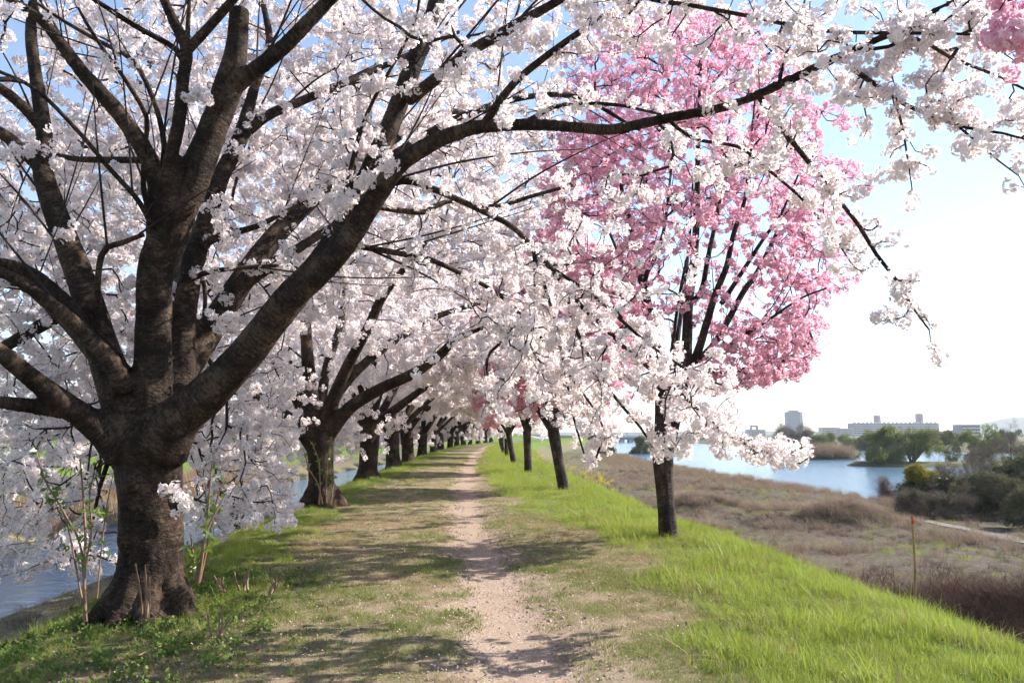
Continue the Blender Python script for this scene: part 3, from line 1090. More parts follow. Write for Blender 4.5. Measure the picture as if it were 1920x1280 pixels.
RIGID = ['trunk', 'centre', 'centre_fork', 'upright', 'back_up', 'mid_back', 'left_up', 'left_up_fork', 'left_low', 'left_low_twin', 'low_left', 'low_left_fork', 'diagonal', 'right_big', 'right_long']
slim = [
    [(350, 92, 6.75, 14), (353, 40, 6.7, 11), (356, -20, 6.6, 8)],
    [(345, 130, 6.75, 15), (330, 93, 6.7, 14), (250, 47, 6.5, 13), (177, 0, 6.3, 11), (120, -30, 6.2, 8)],
    [(292, 420, 7.0, 16), (270, 360, 6.9, 13), (272, 270, 6.7, 12), (275, 220, 6.6, 11), (235, 150, 6.4, 10), (195, 95, 6.3, 9), (160, 40, 6.2, 8), (147, 15, 6.1, 6)],
    [(290, 440, 7.0, 13), (262, 380, 6.8, 12), (200, 310, 6.6, 11), (150, 250, 6.4, 10), (70, 170, 6.2, 9), (0, 135, 6.1, 8), (-50, 115, 6.0, 6)],
    [(310, 330, 6.95, 14), (305, 250, 6.9, 13), (285, 180, 6.8, 12), (250, 115, 6.7, 11), (190, 80, 6.6, 10), (120, 40, 6.5, 8), (60, 0, 6.4, 6)],
    [(180, 610, 7.1, 12), (190, 480, 7.0, 14), (230, 455, 6.9, 13), (270, 440, 6.9, 10)],
    [(283, 300, 7.0, 15), (200, 300, 7.1, 16), (140, 298, 7.2, 13), (110, 290, 7.3, 10)],
    [(380, 460, 7.6, 20), (420, 440, 7.6, 18), (480, 425, 7.7, 14), (550, 390, 7.9, 10), (640, 350, 8.1, 7)],
    [(365, 520, 7.6, 14), (400, 508, 7.6, 12), (480, 500, 7.7, 9), (540, 497, 7.8, 7)],
    [(767, 187, 6.85, 30), (815, 150, 6.6, 28), (873, 102, 6.3, 26), (940, 63, 6.0, 25), (975, 42, 5.9, 23), (1050, 0, 5.6, 19), (1110, -40, 5.4, 14)],
    [(907, 236, 6.28, 22), (930, 200, 6.2, 20), (968, 152, 6.1, 18), (1025, 105, 6.0, 17), (1090, 58, 5.9, 15), (1150, 18, 5.8, 13), (1190, -20, 5.7, 9)],
    [(975, 235, 6.15, 12), (1020, 210, 6.1, 11), (1060, 196, 6.0, 10), (1150, 196, 5.8, 8), (1240, 215, 5.7, 6)],
    [(712, 350, 6.7, 18), (740, 343, 6.7, 17), (773, 340, 6.7, 17), (840, 366, 6.7, 15), (907, 397, 6.75, 14), (960, 425, 6.8, 13), (1000, 465, 6.85, 13), (1053, 527, 6.9, 12), (1090, 574, 6.95, 11), (1123, 604, 7.0, 11), (1167, 647, 7.0, 10), (1207, 682, 7.0, 9), (1273, 735, 6.95, 8), (1340, 795, 6.9, 7), (1410, 838, 6.85, 6), (1500, 868, 6.8, 4)],
    [(705, 388, 6.75, 14), (760, 396, 6.8, 13), (800, 397, 6.9, 13), (840, 377, 7.0, 11), (927, 387, 7.2, 10), (1000, 367, 7.4, 9), (1073, 347, 7.5, 7)],
    [(660, 460, 6.8, 14), (710, 468, 6.9, 14), (757, 477, 7.0, 13), (807, 487, 7.1, 12), (873, 517, 7.3, 10), (923, 544, 7.4, 9), (967, 580, 7.5, 8), (1020, 640, 7.6, 7), (1080, 720, 7.6, 6), (1130, 800, 7.5, 5), (1110, 880, 7.4, 4)],
    [(1060, 545, 6.95, 9), (1090, 640, 7.1, 8), (1150, 740, 7.2, 7), (1200, 800, 7.2, 6), (1230, 850, 7.2, 4)],
    [(1030, 500, 6.9, 9), (1120, 560, 6.7, 8), (1210, 640, 6.6, 7), (1300, 700, 6.5, 6), (1350, 720, 6.5, 4)],
    [(1250, 222, 5.6, 10), (1300, 260, 5.6, 9), (1383, 275, 5.5, 8), (1430, 310, 5.5, 8), (1500, 370, 5.45, 6), (1560, 440, 5.4, 5), (1600, 500, 5.4, 3)],
    [(1423, 180, 5.2, 15), (1445, 218, 5.15, 13), (1467, 243, 5.1, 13), (1507, 293, 5.05, 12), (1553, 350, 5.0, 11), (1587, 393, 4.95, 10), (1613, 427, 4.9, 10), (1643, 477, 4.85, 9), (1680, 524, 4.8, 8), (1707, 570, 4.75, 6), (1742, 618, 4.7, 4)],
    [(1573, 105, 4.9, 14), (1613, 140, 4.8, 12), (1647, 163, 4.75, 11), (1690, 193, 4.7, 10), (1747, 217, 4.6, 9), (1813, 240, 4.5, 7), (1880, 250, 4.4, 6), (1950, 270, 4.3, 4)],
    [(1580, 100, 4.85, 11), (1620, 95, 4.8, 10), (1665, 88, 4.75, 9), (1717, 73, 4.7, 9), (1780, 107, 4.6, 8), (1863, 140, 4.5, 7), (1930, 172, 4.4, 5)],
    [(1790, 232, 4.55, 6), (1830, 265, 4.5, 5), (1870, 300, 4.45, 4), (1910, 330, 4.4, 3)],
    [(1680, 195, 4.7, 7), (1692, 240, 4.7, 6), (1702, 300, 4.65, 4), (1708, 340, 4.6, 3)],
    [(1110, -40, 5.4, 12), (1225, 0, 5.2, 11), (1280, 8, 5.1, 11), (1400, 30, 4.95, 10), (1530, 57, 4.8, 9), (1640, 62, 4.7, 9), (1740, 63, 4.6, 8), (1830, 66, 4.5, 6), (1890, 78, 4.4, 4)],
    [(1460, 158, 5.1, 9), (1475, 100, 5.05, 7), (1505, 15, 5.0, 5), (1515, -20, 4.95, 4)],
    [(1740, 63, 4.6, 5), (1790, 25, 4.5, 5), (1840, -20, 4.4, 4)],
    [(1000, 470, 6.85, 8), (1040, 600, 7.2, 7), (1060, 700, 7.4, 6), (1075, 780, 7.5, 5), (1095, 850, 7.5, 4)],
    [(640, 440, 6.9, 16), (655, 330, 6.7, 12), (690, 210, 6.5, 9), (770, 60, 6.4, 7), (790, -20, 6.3, 6)],
    [(652, 395, 6.8, 13), (665, 300, 6.75, 11), (673, 240, 6.7, 9)],
]
# limbs on the far side of the trunk, mostly hidden by blossom
rear = [
    [(-3.3, 7.6, 2.0, .17), (-3.6, 8.6, 3.4, .13), (-4.2, 10.0, 4.9, .09), (-4.6, 11.6, 6.2, .05), (-4.8, 12.8, 6.6, .03)],
    [(-3.2, 7.6, 2.1, .15), (-2.6, 8.8, 3.9, .11), (-1.7, 10.2, 5.4, .08), (-0.9, 11.5, 6.4, .045), (-0.4, 12.6, 6.6, .03)],
    [(-3.5, 7.5, 1.9, .15), (-4.9, 8.6, 2.9, .11), (-6.6, 9.8, 3.8, .08), (-8.2, 10.8, 4.0, .05), (-9.4, 11.6, 3.5, .03)],
    [(-4.9, 8.6, 2.9, .08), (-6.4, 9.4, 2.4, .06), (-7.8, 10.0, 1.9, .045), (-8.9, 10.5, 1.2, .03), (-9.4, 10.8, 0.5, .02)],
    [(-2.0, 9.4, 4.6, .07), (-0.6, 9.7, 5.6, .05), (0.7, 10.0, 6.0, .035), (1.7, 10.2, 5.6, .02)],
    [(-3.4, 8.0, 2.4, .10), (-4.4, 9.3, 2.1, .07), (-5.2, 10.6, 1.6, .05), (-5.9, 11.6, .9, .03), (-6.2, 12.0, .3, .02)],
]

sk = Skeleton(0.10)
main_polys = []
for nm, rows in big.items():
    p = sk.limb(px_limb(rows))
    if nm in RIGID:
        main_polys.append(p)
branch_polys = [sk.limb(px_limb(big[nm])) for nm in ('upright_fork', 'back_branch', 'left_up_twig')]
branch_polys += [sk.limb(px_limb(rows)) for rows in slim]
rear_polys = [sk.limb(rows) for rows in rear]
wr = np.random.default_rng(17)
whips = []
base_nodes = np.array(sk.pos)
base_par = np.array(sk.par)
base_r = np.array(sk.limb_r)
bpx, bpy_, bpz = project(base_nodes)
cand = np.where((base_par >= 0) & (base_r < .13) & (base_r > .012) & (bpx < 1150) & (bpy_ < 640))[0]
while len(whips) < 130:
    i = int(wr.choice(cand))
    t_ = base_nodes[i] - base_nodes[base_par[i]]
    t_ = t_ / (np.linalg.norm(t_) + 1e-9)
    v = t_ + wr.normal(0, .55, 3)
    v[2] += .25
    v /= np.linalg.norm(v)
    if v[1] < -.45:
        continue
    ln = wr.uniform(.8, 2.4)
    r0 = min(base_r[i] * .5, wr.uniform(.007, .014))
    bend_ = wr.normal(0, .10, 3) + np.array((0, 0, wr.choice((-.12, .12))))
    c0 = base_nodes[i]
    ex, ey, ez = project((c0 + v * ln + bend_ * ln)[None])
    if ex[0] > 1060 and ey[0] > 330:
        continue
    whips.append([(*c0, r0), (*(c0 + v * ln * .35 + bend_ * ln * .12), r0 * .8), (*(c0 + v * ln * .7 + bend_ * ln * .5), r0 * .55), (*(c0 + v * ln + bend_ * ln), r0 * .3)])
whip_polys = [sk.limb(w_) for w_ in whips]
# root flare
for (ax, ay, ln) in ((-.6, -.8, .62), (.35, -.9, .7), (.9, -.2, .5), (-.95, .1, .55), (.5, .8, .5), (-.4, .9, .5), (-.15, -1, .55)):
    a = ORG1 + np.array((ax * .17, ay * .17, .36))
    b = ORG1 + np.array((ax * .36, ay * .36, .10))
    c = ORG1 + np.array((ax * ln, ay * ln, -.06))
    main_polys.append(spline([(*a, .13), (*b, .10), (*c, .05)], .08))
# knots and burrs on the stem
for (x, y, dp, r_) in ((335, 940, 7.02, .10), (232, 1010, 7.05, .07), (250, 905, 7.0, .08)):
    q = P(x, y, dp)
    main_polys.append(np.array([(*(q - (0, .0, .09)), r_ * .6), (*q, r_), (*(q + (0, 0, .09)), r_ * .6)]))

tree1 = thing('cherry_tree', 'huge dark-trunked white cherry tree in the foreground with limbs fanning over the path', 'cherry tree', ORG1, group='white cherry trees along the path')
add_obj('trunk', fused_trunk('trunk', main_polys, 0.026, M['bark'], ORG1, relief=0.05), tree1)
for p in branch_polys + rear_polys:
    add_obj('branch', tube_mesh('branch', [p], 8, M['bark'], ORG1), tree1)

# where its blossom hangs
att = []
for rows in slim[7:]:
    p = spline(px_limb(rows), 0.10)
    keep = p[:, 3] < 0.055
    q = p[keep][:, :3]
    n = int(len(q) * (1.5 if rows[0][0] > 1200 or rows[0][2] < 5.7 else .95))
    if n == 0:
        continue
    i = RNG.integers(0, len(q), n)
    wide = np.interp(p[keep][i, 3], [.008, .03], [.5, 1.0])[:, None]
    att.append(q[i] + RNG.normal(0, 1, (n, 3)) * np.array((0.22, 0.26, 0.18)) * wide)
    att.append(q[::2] + RNG.normal(0, 0.06, q[::2].shape))
near_att = np.concatenate(att)
pxx, pyy, pz = project(near_att)
near_att = near_att[(pz > 3.6)]


def dome(n, cx, cy_, rad, ztop, zlow_fn, seed, hollow=0.35):
    r = np.random.default_rng(seed)
    a = r.uniform(0, 6.2832, n)
    q = rad * np.sqrt(r.uniform(0.01, 1, n))
    x, y = cx + q * np.cos(a), cy_ + q * np.sin(a)
    top = ztop - 0.38 * ztop * (q / rad) ** 2.2
    low = zlow_fn(x - cx, y - cy_, q / rad)
    t = r.uniform(0, 1, n)
    t = np.where(r.uniform(0, 1, n) < hollow, np.where(t < .5, t * .3, 1 - (1 - t) * .5), t)
    return np.stack((x, y, low + (top - low) * t), -1)


def low1(dx, dy, q):
    base = 3.4 - 1.9 * smooth(0.5, 1.0, q)
    return np.where(dx < -0.6, base - 2.1 * smooth(0.35, 0.9, q), base)


d1 = dome(3300, ORG1[0], ORG1[1] + 0.7, 6.9, 10.2, low1, 5)
pxx, pyy, pz = project(d1)
depth = d1[:, 1]
inframe = (pxx > -60) & (pxx < 1980) & (pyy > -60) & (pyy < 1340) & (pz > 0)
ok = np.where(inframe, (depth > 7.9) & (pxx < 1000 + RNG.uniform(0, 130, len(pxx))), (depth > 3.0) & (RNG.uniform(0, 1, len(pxx)) < np.where(depth < 7, .45, 1)))
# a little blossom in front of the limbs
ok |= inframe & (depth > 5.2) & (depth < 7.9) & (pxx < 760) & (pyy < 760) & (RNG.uniform(0, 1, len(pxx)) < 0.10)
ok &= d1[:, 2] > land(d1[:, 0], d1[:, 1]) + 0.35
# keep the look under the boughs open: no blossom low over the path
ok &= ~((np.abs(d1[:, 0] - path_x(d1[:, 1])) < 1.8) & (d1[:, 2] < 3.2))
ok &= ~((pxx > 640) & (pyy > 560) & inframe)
d1 = d1[ok]
# bough hanging down the left bank, and the hanging screen between the two nearest trunks
hang = []
for (x0, x1, y0, y1, z0, z1, n) in ((-20, 190, 760, 1085, 7.6, 11.0, 150), (360, 560, 790, 1010, 8.6, 13, 170), (-20, 240, 420, 800, 8.5, 12, 160), (360, 560, 560, 820, 9, 13, 160), (60, 720, -40, 330, 7.7, 11.5, 620), (-30, 260, 250, 800, 7.9, 11, 360), (360, 640, 300, 620, 9, 13, 200), (620, 1040, -40, 300, 7.6, 11, 300), (900, 1120, 600, 800, 8, 11, 90), (1080, 1580, -30, 110, 4.9, 6.0, 60), (1480, 1860, -20, 200, 4.5, 5.2, 40), (1130, 1450, 250, 400, 5.4, 6.4, 24)):
    for _ in range(n):
        q = P(RNG.uniform(x0, x1), RNG.uniform(y0, y1), RNG.uniform(z0, z1))
        if q[2] > float(land(q[0], q[1])) + 0.3:
            hang.append(q)
for _ in range(270):                                   # the drooping bough in front of the pink tree
    t_ = RNG.uniform(0, 1)
    bx_ = np.interp(t_, [0, .35, .7, 1], [990, 1120, 1290, 1500])
    by_ = np.interp(t_, [0, .35, .7, 1], [480, 620, 750, 868])
    off = RNG.normal(0, 1) * np.interp(t_, [0, .4, .75, 1], [95, 84, 54, 16])
    hang.append(P(bx_ - off * .7, by_ + off * .7, RNG.uniform(6.4, 7.4)))
pts1 = np.concatenate((near_att, d1, np.array(hang)))
qx, qy, qz = project(pts1)
pts1 = pts1[~((qx > 980) & (qy > 880) & (qz > 0)) & ~((qx > 1395) & (qx < 1640) & (qz > 6) & (qy > 600) & (qy < 822))]
sk.grow(pts1)
add_obj('twigs', tube_mesh('twigs', whip_polys + sk.twig_polys(), 4, M['twig'], ORG1), tree1, kind='stuff')
fp = sk.flower_points(0.85, 0.030)
fx_, fy_, fz_ = project(fp)
fp = fp[(fz_ < 0) | (fz_ > 2.6) | (fx_ < -200) | (fx_ > 2100) | (fy_ < -150)]
# sprigs straight out of the bark
sprig = np.array([P(*q) for q in ((318, 912, 6.93), (330, 925, 6.93), (338, 940, 6.92), (322, 945, 6.9), (400, 590, 7.3), (425, 600, 7.3), (440, 590, 7.3), (415, 612, 7.3), (120, 438, 7.0), (135, 432, 7.0), (20, 275, 6.9), (50, 280, 6.95), (75, 285, 6.95), (100, 300, 6.95), (545, 480, 6.7), (530, 470, 6.7), (655, 380, 6.5), (660, 365, 6.5), (725, 310, 6.3), (735, 320, 6.3), (350, 185, 6.6), (365, 180, 6.6), (385, 185, 6.6), (960, 70, 5.7), (975, 85, 5.7), (1000, 75, 5.7), (985, 60, 5.7), (1020, 85, 5.7))])
sprig = np.repeat(sprig, 3, axis=0) + RNG.normal(0, .035, (len(sprig) * 3, 3))
onb = np.concatenate([p[(p[:, 3] < .022)][:, :3] for p in branch_polys])
onb = onb[RNG.uniform(0, 1, len(onb)) < np.where(project(onb)[0] > 1000, .75, .3)]
fqx, fqy, fqz = project(fp)
fp = fp[~((fqx > 1440) & (fqx < 1620) & (fqz > 6) & (fqy > 640) & (fqy < 815))]
fp = np.concatenate((fp, sprig, onb + RNG.normal(0, .045, onb.shape)))
scatter('crown', fp - ORG1, RNG.triangular(0.55, 0.95, 1.4, len(fp)) * np.where(project(fp)[0] > 980, .92, 1.1), WHITE_NEAR, tree1, kind='stuff', label='white blossom')
print('tree1', len(pts1), len(fp), round(time.time() - T0, 1))


# ================================================================== second white cherry
def white_dome_low(dx, dy, q):
    right = smooth(-0.5, 1.5, dx)
    lo_r = 3.4 - 0.3 * q - 1.9 * smooth(4.6, 6.6, dx)
    lo_l = 3.0 - 2.4 * smooth(0.3, 0.9, q)
    return lo_r * right + lo_l * (1 - right)


def grow_white(name, label, org, limbs, n_att, step, protos, per, jit, scl, seed, voxel=None, rad=6.4, ztop=9.0, filt=None, trunk_sides=12):
    t = thing(name, label, 'cherry tree', org, group='white cherry trees along the path')
    s = Skeleton(step)
    polys = [s.limb(rows) for rows in limbs]
    if voxel:
        add_obj('trunk', fused_trunk('trunk', polys, voxel, M['bark'], org, relief=0.045), t)
    else:
        add_obj('trunk', tube_mesh('trunk', polys[:1], trunk_sides, M['bark'], org), t)
        for p in polys[1:]:
            add_obj('limb', tube_mesh('limb', [p], 8, M['bark'], org), t)
    d = dome(n_att, org[0], org[1], rad, ztop, white_dome_low, seed)
    if filt is not None:
        d = filt(d)
    d = d[d[:, 2] > land(d[:, 0], d[:, 1]) + 0.4]
    s.grow(d)
    add_obj('twigs', tube_mesh('twigs', s.twig_polys(), 4, M['twig'], org), t, kind='stuff')
    f = s.flower_points(per, jit, 0.02)
    scatter('crown', f - org, RNG.uniform(scl * .75, scl * 1.3, len(f)), protos, t, kind='stuff', label='white blossom')
    print(name, len(d), len(f), round(time.time() - T0, 1))
    return t


def root_rows(org, r):
    return [[(*(org + (math.cos(a) * r * .5, math.sin(a) * r * .5, .34)), r * .6), (*(org + (math.cos(a) * r * 1.1, math.sin(a) * r * 1.1, .08)), r * .45), (*(org + (math.cos(a) * r * 1.8, math.sin(a) * r * 1.8, -.08)), r * .25)] for a in (0.3, 1.5, 2.7, 3.9, 5.2)]


ORG2 = np.array((*P(603, 945, 18)[:2], 0.0))
ORG2[2] = float(land(ORG2[0], ORG2[1])) - 0.02
D2 = 18.0
second = [
    [(603, 955, D2, 72), (603, 930, D2, 60), (602, 880, D2, 55), (600, 835, D2, 60), (598, 800, D2, 66)],
    [(592, 815, D2, 40), (583, 740, D2, 32), (576, 660, D2, 28), (572, 590, D2, 24), (566, 530, D2, 18), (590, 440, D2, 12)],
    [(585, 800, D2, 34), (552, 735, D2 + .2, 29), (525, 690, D2 + .3, 26), (505, 650, D2 + .4, 22), (460, 590, D2 + .6, 15), (420, 520, D2 + 1, 9)],
    [(585, 835, D2, 34), (555, 795, D2 - .4, 28), (520, 768, D2 - .7, 26), (490, 745, D2 - 1, 22), (440, 735, D2 - 1.4, 14), (390, 745, D2 - 2, 9)],
    [(615, 815, D2, 36), (655, 765, D2 - .3, 30), (715, 728, D2 - .7, 27), (775, 700, D2 - 1.0, 25), (825, 665, D2 - 1.3, 23), (862, 632, D2 - 1.6, 17), (960, 600, D2 - 2.4, 9), (1060, 620, D2 - 3.2, 5)],
    [(608, 800, D2, 36), (628, 740, D2 - .2, 30), (655, 680, D2 - .4, 26), (690, 615, D2 - .7, 24), (718, 555, D2 - 1, 22), (770, 490, D2 - 1.4, 14), (830, 420, D2 - 1.8, 8)],
    [(606, 805, D2, 30), (635, 735, D2 + .4, 25), (685, 680, D2 + .8, 22), (745, 635, D2 + 1.2, 20), (828, 590, D2 + 1.8, 15), (930, 560, D2 + 2.4, 8)],
    [(600, 800, D2 + .2, 28), (610, 700, D2 + 1.2, 22), (640, 600, D2 + 2.2, 17), (650, 500, D2 + 3.2, 11)],
]
limbs2 = [px_limb(r_) for r_ in second] + root_rows(ORG2, .36)


def filt2(d):
    px_, py2, pz2 = project(d)
    keep = ~((np.abs(d[:, 0] - path_x(d[:, 1])) < 1.9) & (d[:, 2] < 2.9))
    # let the limbs facing the camera show
    hidden = (d[:, 1] < 17.0) & (px_ > 480) & (px_ < 900) & (py2 > 560) & (py2 < 900)
    return d[keep & ~(hidden & (RNG.uniform(0, 1, len(d)) < 0.9))]


tree2 = grow_white('cherry_tree', 'second white cherry tree of the row, thin leafy shoots climbing its trunk', ORG2, limbs2, 2300, 0.15, WHITE_MID, 1.0, 0.06, 1.12, 11, voxel=0.045, rad=6.8, ztop=9.6, filt=filt2)

# ================================================================== the rest of the white row
ROW = [(28.8, 692), (39, 741), (49, 768), (59, 793), (69, 815), (79, 828), (89, 845), (99, 858), (109, 870), (119, 882), (129, 897), (140, 911), (150, 921)]


def generic_limbs(org, seed, h=1.75, r0=0.33, n=7):
    r = np.random.default_rng(seed)
    lean = r.normal(0, .12, 2)
    crotch = org + np.array((lean[0], lean[1], h))
    rows = [[(*(org - (0, 0, .1)), r0 * 1.45), (*(org + (0, 0, .12)), r0 * 1.2), (*(org + (lean[0] * .4, lean[1] * .4, .6)), r0), (*crotch, r0 * 1.1)]]
    for i in range(n):
        a = 6.283 * i / n + r.uniform(-.3, .3)
        out = np.array((math.cos(a), math.sin(a), 0))
        toward = out[0] > 0.2
        el = r.uniform(.9, 1.5)
        ln = r.uniform(3.6, 5.0) * (1.1 if toward else 1.0)
        c = crotch - np.array((0, 0, .15))
        p1 = c + out * .5 * ln * .3 + np.array((0, 0, el * .7))
        p2 = c + out * ln * .45 + np.array((0, 0, el * 1.9)) + r.normal(0, .12, 3)
        p3 = c + out * ln * .75 + np.array((0, 0, el * 2.7)) + r.normal(0, .2, 3)
        p4 = c + out * ln + np.array((0, 0, el * 2.9)) + r.normal(0, .25, 3)
        k_ = r.uniform(.42, .6)
        rows.append([(*c, r0 * k_ * 1.1), (*p1, r0 * k_ * .9), (*p2, r0 * k_ * .62), (*p3, r0 * k_ * .36), (*p4, r0 * k_ * .15)])
    rows.append([(*crotch, r0 * .6), (*(crotch + (0.1, .1, 1.6)), r0 * .42), (*(crotch + (.3, -.1, 3.4)), r0 * .25), (*(crotch + (.2, .2, 5.2)), r0 * .1)])
    return rows


def keep_clear(d):
    return d[~((np.abs(d[:, 0] - path_x(d[:, 1])) < 1.9) & (d[:, 2] < 2.8))]


def row_org(y, px):
    x = (px - 960) / F * y
    return np.array((x, y, float(land(x, y)) - 0.02))


o3 = row_org(*ROW[0])
tree3 = grow_white('cherry_tree', 'third white cherry tree of the row, its trunk split low into two pale stems', o3, generic_limbs(o3, 21, 1.9, .34) + root_rows(o3, .33), 1500, 0.2, WHITE_MID, 1.0, 0.1, 1.6, 31, voxel=0.055, filt=keep_clear)
ORD = ['fourth', 'fifth', 'sixth', 'seventh', 'eighth', 'ninth', 'tenth', 'eleventh', 'twelfth', 'thirteenth', 'fourteenth', 'fifteenth']
masters = []
for i, (y, px) in enumerate(ROW[1:]):
    o = row_org(y, px)
    lab = f'{ORD[i]} white cherry tree along the row beside the path, counted from the near end'
    if i < 3:
        masters.append(grow_white('cherry_tree', lab, o, generic_limbs(o, 40 + i, 1.7 + .2 * (i % 2), .34 + .03 * (i % 2)), 900, 0.25, WHITE_FAR if i else WHITE_MID, 0.62 if i else 1.0, 0.14, 1.0 if i else 1.9, 50 + i, filt=keep_clear))
    else:
        copy_thing(masters[i % 3], o, random.uniform(-.35, .35), random.uniform(.92, 1.08), lab)


# ================================================================== pink cherry trees
def vase(n, org, h0, h1, rad, seed, droop=0.0):
    """Points of a vase-shaped crown, denser on its outside."""
    r = np.random.default_rng(seed)
    t = r.uniform(0, 1, n) ** 0.8
    z = h0 + (h1 - h0) * t
    prof = np.sin(np.clip(t * 0.86 + 0.13, 0, 1) * math.pi) ** 0.62
    q = rad * prof * np.sqrt(r.uniform(0.12, 1, n))
    a = r.uniform(0, 6.2832, n)
    return np.stack((org[0] + q * np.cos(a), org[1] + q * np.sin(a), org[2] + z - droop * (q / rad) ** 2), -1)


def grow_pink(name, label, org, limbs, d, step, protos, per, jit, scl, max_r=0.016):
    t = thing(name, label, 'cherry tree', org, group='pink cherry trees along the path')
    s = Skeleton(step)
    polys = [s.limb(rows) for rows in limbs]
    me = fused_trunk('trunk', [p[p[:, 3] > .012] if (p[:, 3] > .012).sum() > 2 else p for p in polys], 0.02, M['bark_pink'], org, relief=0.02, sides=8)
    add_obj('trunk', me, t)
    pr = np.random.default_rng(len(d))
    bn, br, bq = np.array(s.pos), np.array(s.limb_r), np.array(s.par)
    cd = np.where((br < .075) & (br > .012) & (bq >= 0))[0]
    for _ in range(64):
        i = int(pr.choice(cd))
        v = bn[i] - bn[bq[i]]
        v = v / (np.linalg.norm(v) + 1e-9) + pr.normal(0, .32, 3) + np.array((0, 0, .35))
        v /= np.linalg.norm(v)
        ln, r0 = pr.uniform(.5, 1.15), min(br[i] * .5, .011)
        polys.append(s.limb([(*bn[i], r0), (*(bn[i] + v * ln * .5 + pr.normal(0, .05, 3)), r0 * .65), (*(bn[i] + v * ln + (0, 0, .12 * ln)), r0 * .3)]))
    s.grow(d, curl=.15)
    add_obj('twigs', tube_mesh('twigs', [p for p in polys] + s.twig_polys(), 4, M['twig_pink'], org), t, kind='stuff')
    f = s.flower_points(per, jit, max_r)
    scatter('crown', f - org, RNG.uniform(scl * .75, scl * 1.3, len(f)), protos, t, kind='stuff', label='pink blossom')
    print(name, len(d), len(f), round(time.time() - T0, 1))
    return t


DP = 12.5
ORGP = np.array((*P(1252, 1003, DP)[:2], 0.0))
ORGP[2] = float(land(ORGP[0], ORGP[1])) - .02
pink = [
    [(1254, 1025, DP, 46), (1253, 1000, DP, 42), (1249, 950, DP, 38), (1245, 900, DP, 40), (1243, 860, DP, 46), (1242, 835, DP, 50)],
    [(1238, 850, DP, 30), (1240, 790, DP, 30), (1240, 740, DP, 28), (1238, 690, DP + .1, 24), (1225, 630, DP + .2, 20), (1212, 560, DP + .3, 17), (1190, 480, DP + .4, 14), (1182, 430, DP + .5, 12), (1165, 350, DP + .6, 9), (1150, 260, DP + .8, 6)],
    [(1250, 850, DP, 30), (1262, 800, DP, 27), (1275, 745, DP, 26), (1285, 690, DP, 26), (1288, 640, DP, 24), (1291, 570, DP, 21), (1300, 500, DP, 18), (1305, 430, DP, 16), (1308, 330, DP - .1, 13), (1310, 220, DP - .2, 9), (1315, 110, DP - .3, 6)],
    [(1280, 720, DP, 20), (1308, 660, DP - .2, 19), (1325, 605, DP - .3, 17), (1342, 550, DP - .4, 15), (1362, 500, DP - .5, 13), (1375, 440, DP - .6, 11), (1395, 380, DP - .7, 9), (1405, 300, DP - .8, 6), (1415, 190, DP - .9, 4)],
    [(1292, 690, DP, 18), (1335, 650, DP + .2, 16), (1365, 600, DP + .3, 14), (1395, 545, DP + .4, 13), (1420, 510, DP + .5, 12), (1455, 440, DP + .6, 9), (1490, 370, DP + .8, 6), (1530, 280, DP + 1.0, 4)],
    [(1300, 680, DP, 14), (1355, 655, DP - .4, 11), (1400, 625, DP - .6, 9), (1440, 600, DP - .8, 7), (1500, 560, DP - 1.0, 5), (1550, 540, DP - 1.2, 4)],
    [(1290, 710, DP, 11), (1340, 700, DP - .2, 9), (1400, 690, DP - .3, 7), (1460, 680, DP - .4, 5), (1520, 640, DP - .5, 3)],
    [(1230, 650, DP + .1, 15), (1222, 590, DP - .1, 13), (1210, 525, DP - .2, 11), (1230, 480, DP - .3, 10), (1245, 430, DP - .4, 8), (1255, 350, DP - .5, 6), (1265, 250, DP - .6, 4)],
    [(1292, 570, DP, 14), (1315, 545, DP - .2, 13), (1328, 480, DP - .3, 11), (1345, 400, DP - .4, 9), (1358, 320, DP - .5, 6), (1370, 200, DP - .6, 4)],
    [(1302, 430, DP, 11), (1330, 400, DP + .2, 9), (1350, 350, DP + .3, 7), (1385, 300, DP + .4, 5), (1430, 200, DP + .6, 4)],
    [(1352, 570, DP, 12), (1385, 520, DP - .2, 10), (1430, 450, DP - .4, 8), (1465, 400, DP - .5, 6), (1500, 320, DP - .6, 4)],
    [(1238, 700, DP + .2, 16), (1195, 640, DP + .7, 12), (1140, 560, DP + 1.0, 9), (1090, 470, DP + 1.3, 6), (1050, 360, DP + 1.5, 4)],
    [(1240, 690, DP + .2, 14), (1215, 600, DP + .9, 11), (1170, 500, DP + 1.4, 8), (1120, 380, DP + 1.9, 5)],
    [(1260, 720, DP + .2, 13), (1275, 600, DP + .9, 10), (1290, 480, DP + 1.4, 7), (1300, 330, DP + 1.9, 5)],
    [(1255, 740, DP - .1, 12), (1262, 640, DP - .8, 9), (1280, 520, DP - 1.3, 6), (1310, 400, DP - 1.6, 4)],
]
pink_limbs = [px_limb(r_) for r_ in pink]
rr = np.random.default_rng(91)
pa = []
while len(pa) < 2300:
    x, y = rr.uniform(985, 1650), rr.uniform(20, 735)
    cx = 1305 + (y - 400) * 0.05
    half = np.interp(y, [20, 90, 200, 350, 470, 560, 620, 700, 740], [110, 215, 290, 325, 300, 260, 240, 190, 60])
    if abs(x - cx) > half:
        continue
    if y > 560 and x < 1180:
        continue
    if y > 640 and x < 1300:
        continue
    e = 1 - (abs(x - cx) / half) ** 2
    # bare inner limbs show through the middle
    if 420 < y < 680 and abs(x - 1330) < 110 and rr.uniform() < 0.72:
        continue
    if float(fbm(np.array(x / 55.), np.array(y / 55.), 95, 3)) + .25 * (e - .5) < .40 + rr.normal(0, .05):
        continue
    pa.append(P(x + rr.normal(0, 10), y, DP + rr.uniform(-1, 1) * 2.3 * math.sqrt(max(e, .05))))
